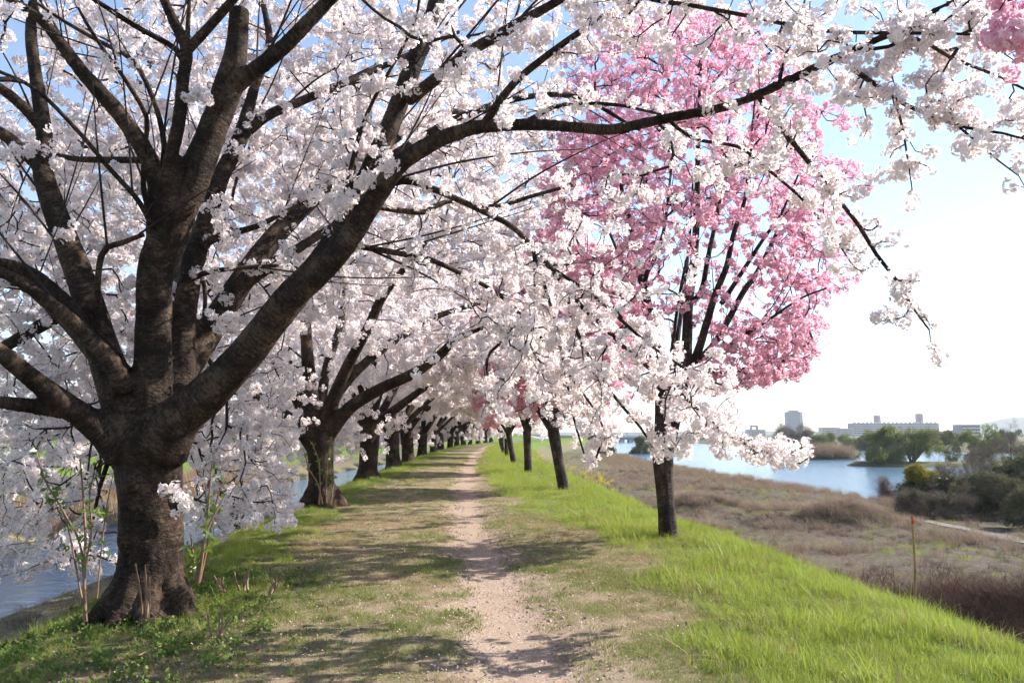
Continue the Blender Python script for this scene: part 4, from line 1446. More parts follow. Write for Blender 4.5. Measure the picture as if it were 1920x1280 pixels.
for _ in range(260):                                   # low lobe reaching out over the river slope
    x, y = rr.uniform(1330, 1535), rr.uniform(585, 735)
    if abs((y - 660) - (1430 - x) * .25) < 62 and x + (y - 600) * .6 < 1575:
        pa.append(P(x, y, DP + rr.uniform(-1.3, .6)))
pinktree = grow_pink('pink_cherry_tree', 'pink cherry tree with slender vase-shaped limbs at the edge of the river slope', ORGP, pink_limbs, np.array(pa), 0.10, PINK_NEAR, 0.75, 0.035, .92)


def pink_limb_set(org, seed, h=1.5, lean=(0, 0)):
    r = np.random.default_rng(seed)
    cr = org + np.array((lean[0], lean[1], h))
    rows = [[(*(org - (0, 0, .08)), .19), (*(org + (0, 0, .1)), .165), (*(org + (lean[0] * .5, lean[1] * .5, h * .5)), .15), (*cr, .17)]]
    for i in range(10):
        a = 6.283 * i / 10 + r.uniform(-.3, .3)
        sp = r.uniform(.5, 2.3)
        hh = r.uniform(3.2, 5.6) * (1.05 - .14 * sp)
        o_ = np.array((math.cos(a) * sp, math.sin(a) * sp, hh))
        rows.append([(*(cr - (0, 0, .12)), .085), (*(cr + o_ * (.35, .35, .3)), .06), (*(cr + o_ * (.7, .7, .62)), .035), (*(cr + o_), .012)])
    return rows


PROW = [(23.0, 1055, (-.28, 0)), (33.0, 990, (-.05, 0)), (43, 963, (-.15, 0)), (54, 950, (0, 0)), (64, 944, (0.05, 0)), (75, 941, (0, 0)), (86, 940, (0, 0)), (97, 943, (0, 0))]
PORD = ['second', 'third', 'fourth', 'fifth', 'sixth', 'seventh', 'eighth', 'ninth']
pm = []
for i, (y, px, ln) in enumerate(PROW):
    o = row_org(y, px)
    lab = f'{PORD[i]} pink cherry tree beside the path, counting back from the one on the slope edge'
    if i < 2:
        pm.append(grow_pink('pink_cherry_tree', lab, o, pink_limb_set(o, 70 + i, 1.7, ln), vase(800, o, 2.2, 7.4, 2.7, 75 + i), 0.14, PINK_FAR, 0.55, 0.1, .95, 0.02))
    else:
        copy_thing(pm[i % 2], o, random.uniform(-1, 1), random.uniform(.9, 1.05), lab)
# the pink tree beside the camera: one of its boughs comes in at the top right
on = np.array((3.7, 1.9, float(land(3.7, 1.9))))
nl = pink_limb_set(on, 88, 1.6)
tip = [P(1960, -30, 3.0), P(1905, 40, 3.1), P(1885, 62, 3.2)]
nl.append([(*(on + (0, 0, 1.5)), .07), (*(on + (-.5, .4, 2.2)), .045), (*(tip[0]), .02), (*tip[1], .01), (*tip[2], .006)])
nd = vase(150, on, 2.9, 7.2, 2.6, 89)
a_, b_, c_ = project(nd)
nd = nd[~((c_ > 0) & (a_ > -200) & (a_ < 2080) & (b_ > -160) & (b_ < 1400))]
extra = np.array([P(RNG.uniform(1862, 1985), RNG.uniform(25, 115), RNG.uniform(2.9, 3.4)) for _ in range(20)] + [P(RNG.uniform(1860, 1900), RNG.uniform(8, 40), RNG.uniform(3.0, 3.4)) for _ in range(6)])
grow_pink('pink_cherry_tree', 'pink cherry bough with deep pink flower balls reaching in at the upper right corner', on, nl, np.concatenate((nd, extra)), 0.08, PINK_NEAR, 0.5, 0.03, .85)


# ================================================================== riverside bushes and trees
def leafy(name, label, category, px, base_y, depth, height, width, protos, n_att, scl, per, seed, group=None, trunk_r=0.12, stems=5, bark='bark_grey', flat=0.6, low=0.15, mixed=None, deep=None):
    x = (px - 960) / F * depth
    org = np.array((x, depth, float(land(x, depth)) - 0.05))
    r = np.random.default_rng(seed)
    t = thing(name, label, category, org, group=group)
    s = Skeleton(max(0.18, height * 0.04))
    polys = []
    for i in range(stems):
        a = 6.283 * i / stems + r.uniform(-.4, .4)
        sp = width * .5 * r.uniform(.35, .8)
        hh = height * r.uniform(.6, .92)
        o_ = np.array((math.cos(a) * sp, math.sin(a) * sp * flat, hh))
        b = org + np.array((math.cos(a), math.sin(a), 0)) * trunk_r * 1.2
        q = [(*b, trunk_r), (*(b + o_ * (.25, .25, .4) + r.normal(0, .06 * height, 3) * (1, 1, .2)), trunk_r * .7), (*(b + o_ * (.6, .6, .75)), trunk_r * .4), (*(b + o_), trunk_r * .12)]
        polys.append(s.limb(q))
    for p in polys:
        add_obj('stem', tube_mesh('stem', [p], 6, M[bark], org), t)
    nl_ = 11
    th = r.uniform(0, 6.2832, nl_)
    zc = low + (.92 - low) * (np.arange(nl_) + r.uniform(0, 1, nl_)) / nl_
    qc = np.sqrt(r.uniform(.1, 1, nl_)) * np.sin(np.clip(.22 + zc * .7, 0, 1) * math.pi) ** .6 * width * .44
    which = r.integers(0, nl_, n_att)
    g_ = r.normal(0, 1, (n_att, 3))
    g_ *= (r.uniform(.25, 1, n_att) / (np.linalg.norm(g_, axis=1) + 1e-6))[:, None]
    size = r.uniform(.8, 1.5, nl_)[which][:, None]
    d = np.stack((org[0] + qc[which] * np.cos(th[which]), org[1] + qc[which] * np.sin(th[which]) * flat, org[2] + zc[which] * height), -1)
    d = d + g_ * size * np.array((width * .19, width * .19 * flat, height * .19))
    d[:, 2] = np.maximum(d[:, 2], org[2] + .06 * height)
    s.grow(d, maxlen=height)
    add_obj('twigs', tube_mesh('twigs', s.twig_polys(), 3, M[bark], org), t, kind='stuff')
    f = s.flower_points(per, .1 * scl, 10)
    if mixed:
        up = f[:, 2] > org[2] + height * mixed[1]
        scatter('foliage', f[up] - org, RNG.uniform(scl * .7, scl * 1.3, int(up.sum())), mixed[0], t, kind='stuff')
        f = f[~up]
    scatter('foliage', f - org, RNG.uniform(scl * .7, scl * 1.3, len(f)), protos, t, kind='stuff')
    return t


def tree_at(name, label, category, px, top_y, base_y, width_px, depth, protos, n_att, scl, per, seed, **kw):
    zt = float(P(px, top_y, depth)[2])
    zb = float(land((px - 960) / F * depth, depth))
    return leafy(name, label, category, px, base_y, depth, max(.6, (zt - zb) * .93), width_px / F * depth, protos, n_att, scl, per, seed, **kw)


tree_at('willow_tree', 'broad yellow-green willow spreading over the water on a low island', 'willow tree', 1702, 798, 876, 185, 119, WILLOW + TWIGGY[:1], 460, 1.0, .7, 401, trunk_r=.13, stems=10, low=.12)
tree_at('willow_tree', 'small pale willow overhanging the water at the island tip', 'willow tree', 1640, 846, 874, 60, 117, WILLOW, 150, .6, .6, 402, trunk_r=.07, stems=6)
tree_at('willow_tree', 'tall willow in fresh leaf below the dark-roofed block', 'willow tree', 1828, 797, 862, 90, 128, WILLOW, 300, .8, .6, 403, trunk_r=.12, stems=7)
tree_at('willow_tree', 'loose grey-green tree between the two larger willows', 'willow tree', 1775, 795, 862, 60, 134, OLIVE, 200, .6, .4, 404, trunk_r=.1, stems=5)
tree_at('bare_tree', 'bare brown-twigged tree leaning over the riverside bushes at the photo edge', 'tree', 1885, 798, 910, 150, 60, TWIGGY, 260, .55, .5, 405, trunk_r=.10, stems=6, bark='bark')
tree_at('bare_tree', 'leafless brown tree in front of the willows', 'tree', 1815, 828, 905, 110, 66, TWIGGY, 240, .5, .6, 406, trunk_r=.06, stems=7, bark='bark')
tree_at('bush', 'golden-topped green bush at the water edge', 'bush', 1722, 868, 960, 95, 47, BUSH, 320, .75, .9, 407, stems=6, trunk_r=.03, mixed=(GOLD, .62))
tree_at('bush', 'dark green bush beside the golden-topped one', 'bush', 1785, 885, 965, 150, 46, BUSH + TWIGGY[:1], 420, .75, 1.0, 408, stems=6, trunk_r=.03)
tree_at('bush', 'dull brown thicket above the track', 'bush', 1865, 885, 972, 150, 42, TWIGGY + OLIVE[:1], 420, .55, 1.3, 409, stems=8, trunk_r=.025)
tree_at('bush', 'low twiggy brown bush in front of the dark green one', 'bush', 1735, 920, 975, 160, 42, TWIGGY + BUSH[:1], 380, .5, 1.5, 410, stems=7, trunk_r=.02)
tree_at('bush', 'tall feathery olive shrub behind the brown thicket at the photo edge', 'bush', 1890, 850, 965, 130, 50, OLIVE + TWIGGY[:1], 300, .6, .7, 425, stems=7, trunk_r=.03)
tree_at('bush', 'spindly grey-brown shrub rising behind the golden-topped bush', 'bush', 1768, 858, 955, 90, 52, TWIGGY, 160, .6, .6, 426, stems=7, trunk_r=.03)
tree_at('bush', 'dark leafy bush behind the brown thicket', 'bush', 1840, 880, 965, 90, 45, BUSH, 260, .7, 1.0, 423, stems=6, trunk_r=.02)
tree_at('bush', 'green and brown bush by the track at the photo edge', 'bush', 1912, 905, 985, 130, 37, OLIVE[:2] + TWIGGY[:2], 300, .5, .9, 411, stems=6, trunk_r=.025)
tree_at('bush', 'thin leafless thicket standing by the shore reeds', 'bush', 1668, 895, 945, 80, 54, TWIGGY, 120, .5, .8, 412, stems=6, trunk_r=.02)
tree_at('tree', 'dark bare-topped tree in front of the tall bluish tower', 'tree', 1482, 790, 836, 80, 260, TWIGGY, 200, 2.2, .35, 413, trunk_r=.22)
tree_at('tree', 'dark green scrub tree at the foot of the bluish tower', 'tree', 1470, 812, 838, 60, 262, OLIVE, 220, 1.3, .5, 424, trunk_r=.15)
tree_at('tree', 'green rounded tree beyond the reed island', 'tree', 1540, 808, 836, 60, 250, WILLOW, 180, 1.3, .5, 414, trunk_r=.15)
tree_at('tree', 'yellow-green tree at the far bank between tower and long block', 'tree', 1585, 812, 838, 50, 240, WILLOW, 180, 1.3, .5, 415, trunk_r=.15)
tree_at('tree', 'grey-green tree below the near end of the long block', 'tree', 1625, 812, 838, 55, 230, OLIVE, 180, 1.2, .5, 416, trunk_r=.15)
tree_at('tree', 'pale olive tree on the far bank behind the big willow', 'tree', 1675, 812, 838, 60, 225, WILLOW, 180, 1.2, .5, 417, trunk_r=.15)
tree_at('tree', 'far bank tree standing behind the loose grey-green one', 'tree', 1760, 806, 836, 70, 235, OLIVE, 180, 1.2, .5, 418, trunk_r=.15)
tree_at('tree', 'far bank tree at the photo edge under the hill', 'tree', 1890, 806, 840, 90, 180, OLIVE, 200, 1.1, .5, 419, trunk_r=.15)
tree_at('poplar_tree', 'tall bare poplar on the near bank left of the bridge', 'tree', 1112, 765, 836, 40, 170, TWIGGY, 170, 1.2, .5, 420, trunk_r=.13, stems=4)
tree_at('tree', 'bushy green-brown tree below the bare poplar', 'tree', 1128, 802, 838, 55, 150, OLIVE, 150, .9, .6, 421, trunk_r=.1)
tree_at('tree', 'round olive bush under the bridge deck', 'tree', 1208, 815, 838, 60, 190, OLIVE, 150, .9, .6, 422, trunk_r=.1)
# reed island: a mass of reeds
rp = []
for _ in range(520):
    a, q = RNG.uniform(0, 6.283), math.sqrt(RNG.uniform(0, 1))
    x, y = 57 + 7.6 * q * math.cos(a), 151 + 3.6 * q * math.sin(a)
    rp.append((x, y, float(land(x, y))))
scatter('island_reeds', rp, RNG.uniform(1.4, 2.4, len(rp)), [REED[0], BUSH[0], FADED[0]], upright=True, kind='stuff')

# ================================================================== ground cover
def sow(n, d0, d1, y0, y1, keep, power=1.0):
    y = y0 + (y1 - y0) * RNG.uniform(0, 1, n) ** power
    x = path_x(y) + RNG.uniform(d0, d1, n)
    d, m1, m2, lu, wo_, pl = zone_values(x, y)
    k_ = keep(d, m1, m2, lu, wo_, pl, y) > RNG.uniform(0, 1, n)
    x, y = x[k_], y[k_]
    return np.stack((x, y, land(x, y)), -1)


def vis(p):
    a, b, c = project(p)
    return p[(c > .5) & (a > -90) & (a < 2010) & (b > 700) & (b < 1360)]


no_trunk = lambda p: p[np.hypot(p[:, 0] - ORG1[0], p[:, 1] - ORG1[1]) > .38]
lu_keep = lambda d, a, b, lu, wo_, pl, y: lu * (1 - pl) * (1 - .9 * wo_) * (.35 + .65 * smooth(.3, .6, a))
g1 = vis(sow(26000, -7, 7.5, 3.2, 15, lu_keep, 1.3))
g2 = vis(sow(9000, -7, 8, 15, 40, lu_keep, 1.3))
g3 = vis(sow(5000, -8, 8, 40, 110, lu_keep))
lg = no_trunk(np.concatenate((g1, g2, g3)))
ls = np.interp(lg[:, 1], [3, 12, 25, 60, 110], [.78, .85, 1.15, 1.9, 2.6]) * RNG.uniform(.6, 1.3, len(lg)) * (.7 + .7 * smooth(.35, .65, fbm(lg[:, 0] * 1.2, lg[:, 1] * 1.2, 91, 3))) * np.where(lg[:, 0] < path_x(lg[:, 1]), .62, 1.0)
scatter('lush_grass', lg, ls, LUSH, upright=True, kind='stuff')
sel = (lg[:, 0] > path_x(lg[:, 1]) + 1.8) & (lg[:, 1] < 14) & (RNG.uniform(0, 1, len(lg)) < .10)
scatter('tall_straw', lg[::7], ls[::7] * RNG.uniform(.8, 1.9, len(lg[::7])), STRAW, upright=True, kind='stuff')
scatter('long_grass', lg[sel], ls[sel] * RNG.uniform(.7, 1.0, int(sel.sum())), LUSH_LONG, upright=True, kind='stuff')
sh_keep = lambda d, a, b, lu, wo_, pl, y: (1 - pl) * (1 - .97 * wo_) * smooth(.34, .60, a) * (.4 + .6 * smooth(.4, .6, b)) * (1 - .5 * lu)
s1 = vis(sow(29000, -5.5, 4.5, 3.2, 16, sh_keep, 1.3))
s2 = vis(sow(9000, -5.5, 5, 16, 60, sh_keep, 1.4))
sg = no_trunk(np.concatenate((s1, s2)))
scatter('short_grass', sg, np.interp(sg[:, 1], [3, 12, 25, 60], [.75, .85, 1.3, 2.0]) * RNG.uniform(.7, 1.3, len(sg)), SHORT, upright=True, kind='stuff')
st_keep = lambda d, a, b, lu, wo_, pl, y: (1 - pl) * (1 - .85 * wo_) * (.25 + .75 * smooth(.55, .35, a)) * (1 - .75 * lu)
s3 = vis(sow(22000, -5, 4.5, 3.2, 16, st_keep, 1.3))
s4 = vis(sow(3000, -5, 5, 16, 50, st_keep, 1.4))
dg_ = np.concatenate((s3, s4))
scatter('dry_grass', dg_, np.interp(dg_[:, 1], [3, 12, 50], [.45, .6, 1.4]) * RNG.uniform(.5, 1.3, len(dg_)), STRAW, upright=True, kind='stuff')
# weeds round the big tree's foot
wd = sow(3000, -6.5, -1.2, 3.2, 9.5, lambda d, a, b, lu, wo_, pl, y: smooth(1.4, 3.0, -d) * smooth(.35, .6, b + .12) * (1 - wo_))
wd = no_trunk(vis(wd))
scatter('ground_weeds', wd, RNG.uniform(.6, 1.5, len(wd)), WEED, upright=True, kind='stuff')

# river flat
plain_keep = lambda d, a, b, lu, wo_, pl, y: pl
fl = []
for (x0, y0, rx, ry, n) in ((17.0, 47, 6.5, 3.0, 190), (10.5, 50, 3.2, 3.0, 80), (14, 66, 10, 6, 150), (8, 75, 7, 10, 160), (20, 33, 4, 1.6, 70), (11.5, 30, 2.5, .9, 18), (16.5, 38, 5, 1.6, 90), (8.5, 38, 1.8, 2.0, 40), (12.8, 20.4, 1.4, .6, 14), (15.9, 39, 2.0, 1.4, 90), (10.7, 46, 2.0, 1.4, 80)):
    a, q = RNG.uniform(0, 6.283, n), np.sqrt(RNG.uniform(0, 1, n))
    fl.append(np.stack((x0 + rx * q * np.cos(a), y0 + ry * q * np.sin(a)), -1))
fl = np.concatenate(fl)
fl = np.column_stack((fl, land(fl[:, 0], fl[:, 1])))
fl = fl[np.abs(fl[:, 0] - np.interp(fl[:, 1], [14, 28, 34, 39, 43], [19.9, 20.6, 20.7, 20.0, 18.6])) > .9]
scatter('faded_grass', fl, RNG.uniform(.45, 1.15, len(fl)), FADED, upright=True, kind='stuff')
n = 6000
yq = 14 + 80 * RNG.uniform(0, 1, n) ** 1.4
xq = path_x(yq) + RNG.uniform(6.5, 27, n)
k_ = fbm(xq * .25, yq * .25, 55, 3) + RNG.normal(0, .06, n) > .47
lit = np.column_stack((xq[k_], yq[k_], land(xq[k_], yq[k_])))
scatter('plain_litter', lit, RNG.uniform(.16, .6, len(lit)), FADED[:2] + BRUSH[:2], upright=True, kind='stuff')
n = 5200
yq = 12 + 58 * RNG.uniform(0, 1, n) ** 1.4
xq = path_x(yq) + RNG.uniform(6.5, 24, n)
k_ = fbm(xq * .3 + 40, yq * .3, 57, 3) + RNG.normal(0, .07, n) > .51
gr = np.column_stack((xq[k_], yq[k_], land(xq[k_], yq[k_])))
scatter('plain_grass', gr, RNG.uniform(.8, 2.0, len(gr)), SHORT + [LUSH[0]], upright=True, kind='stuff')
yq = 13 + 40 * RNG.uniform(0, 1, 420) ** 1.3
xq = path_x(yq) + RNG.uniform(6.3, 24, 420)
scatter('dry_stalks', np.column_stack((xq, yq, land(xq, yq))), RNG.uniform(.12, .42, 420), REED, upright=True, kind='stuff')
# reeds along the shore
ry_ = RNG.uniform(40, 150, 1500)
rx_ = np.interp(ry_, SHORE_Y, SHORE_X) - np.abs(RNG.normal(0, 1.0, 1500)) * np.interp(ry_, [40, 60, 150], [1.2, 3.0, 6.0]) - .3
rz_ = land(rx_, ry_)
k_ = (rz_ > WATER_Z - .15) & (rx_ - path_x(ry_) > 8.5)
rd = np.column_stack((rx_, ry_, rz_))[k_]
scatter('shore_reeds', rd, np.interp(rd[:, 1], [40, 60, 150], [.3, .42, .65]) * RNG.uniform(.7, 1.2, len(rd)), REED, upright=True, kind='stuff')
# reeds on the canal's far bank and scrub on the near bank
yq = RNG.uniform(12, 90, 900)
xq = path_x(yq) - RNG.uniform(20.6, 26.5, 900)
scatter('canal_reeds', np.column_stack((xq, yq, land(xq, yq))), RNG.uniform(.7, 1.3, 900), REED, upright=True, kind='stuff')
yq = 6 + 54 * RNG.uniform(0, 1, 2200) ** 1.6
xq = path_x(yq) - RNG.uniform(6.0, 12.8, 2200)
scatter('bank_scrub', np.column_stack((xq, yq, land(xq, yq))), RNG.uniform(.25, .8, 2200), [FADED[0], BRUSH[1], LUSH_LONG[0], LUSH[1]], upright=True, kind='stuff')
# dead brush heap, lower right
bx, by = RNG.normal(0, 1, 520), RNG.normal(0, 1, 520)
bp = np.column_stack((11.2 + 1.3 * bx + .35 * by, 18.2 + 1.9 * by, np.zeros(520)))
bp = bp[(bp[:, 0] - path_x(bp[:, 1]) > 6.2)]
bp[:, 2] = land(bp[:, 0], bp[:, 1]) + .45 * np.exp(-((bp[:, 0] - 11.2) / 1.6) ** 2 - ((bp[:, 1] - 18.2) / 1.9) ** 2) * RNG.uniform(0, 1.2, len(bp))
scatter('dead_brush', bp, RNG.uniform(.7, 1.3, len(bp)), BRUSH, upright=True, kind='stuff')
# rapeseed on the slope
rs = []
for (px_, py2, dp_, n_) in ((1120, 893, 27, 40), (1035, 862, 42, 26), (1090, 870, 36, 26)):
    for _ in range(n_):
        q = P(px_ + RNG.normal(0, 22), py2 + RNG.normal(0, 3), dp_ + RNG.normal(0, 1.5))
        rs.append((q[0], q[1], float(land(q[0], q[1])) + RNG.uniform(.3, .6)))
scatter('rapeseed_flowers', rs, RNG.uniform(.5, 1.0, len(rs)), RAPE, kind='stuff')

# fallen petals and path pebbles, each a small piece of one mesh
n = 12500
yq = 3.3 + 17 * RNG.uniform(0, 1, n) ** 1.5
xq = path_x(yq) + RNG.normal(-.7, 1.9, n)
k_ = (fbm(xq * .9, yq * .9, 71, 4) + RNG.normal(0, .1, n) > .46) & (xq - path_x(yq) < 3.0) & (xq - path_x(yq) > -4)
xq, yq = xq[k_], yq[k_]
n = len(xq)
c = np.column_stack((xq, yq, land(xq, yq) + RNG.uniform(.014, .035, n)))
a = RNG.uniform(0, 6.283, n)
u = np.column_stack((np.cos(a), np.sin(a), RNG.normal(0, .35, n))) * RNG.uniform(.006, .012, n)[:, None]
w = np.column_stack((-np.sin(a), np.cos(a), RNG.normal(0, .35, n))) * RNG.uniform(.004, .008, n)[:, None]
v = np.stack((c - u, c - w, c + u, c + w), 1).reshape(-1, 3)
M['fallen'] = thin_mat('fallen_petal', (0.52, 0.30, 0.31), (0.78, 0.60, 0.60), 0.2)
add_obj('fallen_petals', mesh_from('fallen_petals', v, np.arange(n * 4).reshape(n, 4), [M['fallen']]), kind='stuff')
n = 16000
yq = 3.3 + 15 * RNG.uniform(0, 1, n) ** 1.5
xq = path_x(yq) + RNG.uniform(-5.5, 3.4, n)
k_ = (fbm(xq * 1.1, yq * 1.1, 73, 4) + RNG.normal(0, .08, n) > .45) & (np.abs(xq - path_x(yq)) > .22)
xq, yq = xq[k_], yq[k_]
n = len(xq)
c = np.column_stack((xq, yq, land(xq, yq) + RNG.uniform(.012, .03, n)))
a = RNG.uniform(0, 6.283, n)
u = np.column_stack((np.cos(a), np.sin(a), RNG.normal(0, .4, n))) * RNG.uniform(.008, .028, n)[:, None]
w = np.column_stack((-np.sin(a), np.cos(a), RNG.normal(0, .4, n))) * RNG.uniform(.003, .011, n)[:, None]
v = np.stack((c - u, c - w, c + u, c + w), 1).reshape(-1, 3)
M['litter'] = thin_mat('dead_leaf', (0.10, 0.055, 0.035), (0.36, 0.22, 0.15), 0.15)
add_obj('leaf_litter', mesh_from('leaf_litter', v, np.arange(n * 4).reshape(n, 4), [M['litter']]), kind='stuff')
n = 5200
yq = 3.3 + 22 * RNG.uniform(0, 1, n) ** 1.7
xq = path_x(yq) + RNG.normal(0, .34, n) + .1
c = np.column_stack((xq, yq, land(xq, yq) + .008))
s_ = RNG.gamma(2.0, .0036, n) + .004
octa = np.array([(1, 0, 0), (0, 1, 0), (-1, 0, 0), (0, -1, 0), (0, 0, .75), (0, 0, -.6)])
jit = octa[None] * RNG.uniform(.6, 1.3, (n, 6, 1))
ca_, sa_ = np.cos(RNG.uniform(0, 6.28, n)), np.sin(RNG.uniform(0, 6.28, n))
jx = jit[:, :, 0] * ca_[:, None] - jit[:, :, 1] * sa_[:, None]
jy = jit[:, :, 0] * sa_[:, None] + jit[:, :, 1] * ca_[:, None]
v = c[:, None, :] + np.stack((jx, jy, jit[:, :, 2]), -1) * s_[:, None, None]
of = np.array([(0, 1, 4), (1, 2, 4), (2, 3, 4), (3, 0, 4), (1, 0, 5), (2, 1, 5), (3, 2, 5), (0, 3, 5)])
add_obj('gravel', mesh_from('gravel', v.reshape(-1, 3), (of[None] + 6 * np.arange(n)[:, None, None]).reshape(-1, 3), [M['pebble']]), kind='stuff')


# ================================================================== young shoots round the trunks, bamboo pole
def shoots(name, label, stems, leaf_n, seed, mat='shoot_bark', leaf_scale=1.0):
    """stems: lists of (px, py, depth, width); leaves sit along the upper two thirds."""
    polys = [spline(px_limb(rows), .05) for rows in stems]
    org = polys[0][0, :3].copy()
    t = thing(name, label, 'shoots', org)
    lp = []
    for p in polys:
        add_obj('stem', tube_mesh('stem', [p], 5, M[mat], org), t)
        lo = int(len(p) * .3)
        if len(p) - lo > 1 and leaf_n:
            i = RNG.integers(lo, len(p), leaf_n)
            lp.append(p[i, :3] + RNG.normal(0, .02, (leaf_n, 3)))
    if lp:
        lp = np.concatenate(lp)
        scatter('leaves', lp - org, RNG.uniform(.7, 1.3, len(lp)) * leaf_scale, SHOOT, t, kind='stuff')
    return t


shoots('cherry_shoots', 'slender reddish shoots with fresh leaves left of the big trunk', [
    [(160, 1165, 6.7, 9), (158, 1090, 6.7, 7), (160, 1000, 6.7, 6), (156, 930, 6.75, 5), (150, 860, 6.8, 3)],
    [(158, 1100, 6.7, 6), (150, 1020, 6.7, 5), (120, 960, 6.65, 4), (85, 900, 6.6, 4), (66, 840, 6.6, 2)],
    [(160, 1060, 6.7, 5), (172, 990, 6.75, 4), (168, 930, 6.8, 3), (178, 880, 6.8, 2)],
    [(155, 1130, 6.7, 5), (140, 1050, 6.8, 4), (125, 980, 6.8, 3), (100, 920, 6.85, 2)],
    [(182, 1120, 6.9, 4), (190, 1030, 6.9, 3), (200, 950, 6.9, 3), (212, 890, 6.9, 2)]], 10, 1)
shoots('cherry_shoots', 'pale upright suckers against the right side of the big trunk', [
    [(372, 1092, 6.95, 8), (380, 1040, 6.95, 6), (388, 980, 6.95, 5), (393, 920, 6.95, 4), (397, 868, 6.95, 2)],
    [(368, 1085, 6.95, 7), (362, 1040, 6.9, 5), (358, 1000, 6.9, 3)],
    [(374, 1090, 6.95, 6), (392, 1010, 7.0, 4), (410, 925, 7.0, 3), (430, 885, 7.05, 2)],
    [(370, 1090, 6.95, 5), (386, 1000, 6.95, 4), (420, 930, 7.0, 2)]], 9, 2)
shoots('cherry_shoots', 'tangled thin shoots hugging the second trunk of the row', [
    [(598, 945, 17.5, 4), (600, 900, 17.5, 3), (596, 860, 17.5, 3), (585, 830, 17.4, 2)],
    [(612, 945, 17.5, 4), (612, 900, 17.5, 3), (617, 850, 17.5, 3), (622, 820, 17.4, 2)],
    [(605, 945, 17.5, 4), (595, 905, 17.45, 3), (580, 880, 17.4, 3), (572, 850, 17.3, 2)],
    [(620, 940, 17.5, 4), (625, 900, 17.5, 3), (618, 860, 17.5, 2)]], 14, 3, leaf_scale=1.3)
shoots('leafless_shrub', 'leafless brown shrub on the bank between the two nearest trunks', [
    [(440, 990, 13, 7), (432, 950, 13, 5), (420, 915, 13, 4), (410, 890, 13, 2)],
    [(442, 990, 13, 6), (448, 940, 13, 4), (455, 900, 13, 3), (460, 870, 13, 2)],
    [(444, 990, 13, 6), (465, 950, 13, 4), (480, 925, 13, 2)],
    [(438, 990, 13, 5), (420, 960, 13, 3), (400, 945, 13, 2)],
    [(441, 960, 13, 4), (436, 920, 13, 3), (445, 880, 13, 2)]], 8, 4, 'bark_grey', 1.0)
# cut stubs and broken sticks at the foot of the big tree
stub_labels = ['short broken stub with twiggy crown in front of the big trunk', 'cut stub clump just right of the big trunk foot', 'small cut stub in the grass farther right of the big trunk', 'low cut stub farthest right of the big trunk', 'dead stick clump in the weeds below the big trunk']
for lab, (bx_, by_, dp_, hh, nn) in zip(stub_labels, ((275, 1150, 6.55, 90, 5), (425, 1100, 6.9, 30, 4), (458, 1098, 6.95, 28, 4), (500, 1105, 6.9, 26, 4), (405, 1185, 6.2, 55, 5))):
    st = []
    for q in range(nn):
        ax = RNG.uniform(-20, 20)
        top_ = by_ - hh * RNG.uniform(.45, 1.05)
        st.append([(bx_ + ax * .55, by_ + 8, dp_ + RNG.normal(0, .06), 5), (bx_ + ax * .9 + RNG.normal(0, 2), (by_ + 8 + top_) * .5, dp_, 4), (bx_ + ax * 1.25 + RNG.normal(0, 4), top_, dp_, 2.5)])
    shoots('cut_stub', lab, st, 0, 5)
for lab, rows in (('pale fallen stick lying below the big trunk', [(248, 1235, 5.75, 5), (280, 1210, 5.95, 4), (316, 1186, 6.15, 3)]), ('pale forked twig lying on the left of the path', [(720, 1215, 5.75, 4), (735, 1207, 5.85, 4), (748, 1200, 5.95, 2)])):
    p0 = [(*P(x, y, dp_),) for (x, y, dp_, w_) in rows]
    q = np.array([(c0[0], c0[1], float(land(c0[0], c0[1])) + .045, .0075 - .0015 * i) for i, c0 in enumerate(p0)])
    o_ = q[0, :3].copy()
    me = tube_mesh('fallen_stick', [spline(q, .05)], 6, M['straw_stick'] if 'straw_stick' in M else M['shoot_bark'], o_)
    add_obj('fallen_stick', me, None, o_, label=lab, category='stick')

pole_rows = [(1714, 1200, 9.0, 6), (1714, 1150, 9.0, 6), (1716, 1080, 9.0, 6), (1714, 1030, 9.0, 5.5), (1711, 985, 9.0, 5), (1710, 966, 9.0, 4)]
pp = spline(px_limb(pole_rows), .04)
po = pp[0, :3].copy()
pole = thing('bamboo_pole', 'thin bamboo pole with a red tip standing on the grass slope edge', 'pole', po)
add_obj('cane', tube_mesh('cane', [pp], 8, M['bamboo'], po), pole)
for f_ in (.2, .42, .62, .8):
    q = pp[int(len(pp) * f_)]
    add_obj('node', tube_mesh('node', [np.array([(q[0], q[1], q[2] - .008, q[3] * 1.05), (q[0], q[1], q[2], q[3] * 1.35), (q[0], q[1], q[2] + .008, q[3] * 1.05)])], 8, M['bamboo'], po), pole)
q = P(1711, 968, 9.0)
add_obj('red_tip', tube_mesh('red_tip', [np.array([(q[0], q[1], q[2] - .075, .012), (q[0], q[1], q[2] - .065, .019), (q[0] + .004, q[1], q[2] - .04, .017), (q[0], q[1], q[2] - .02, .012)])], 8, M['red_tape'], po), pole)


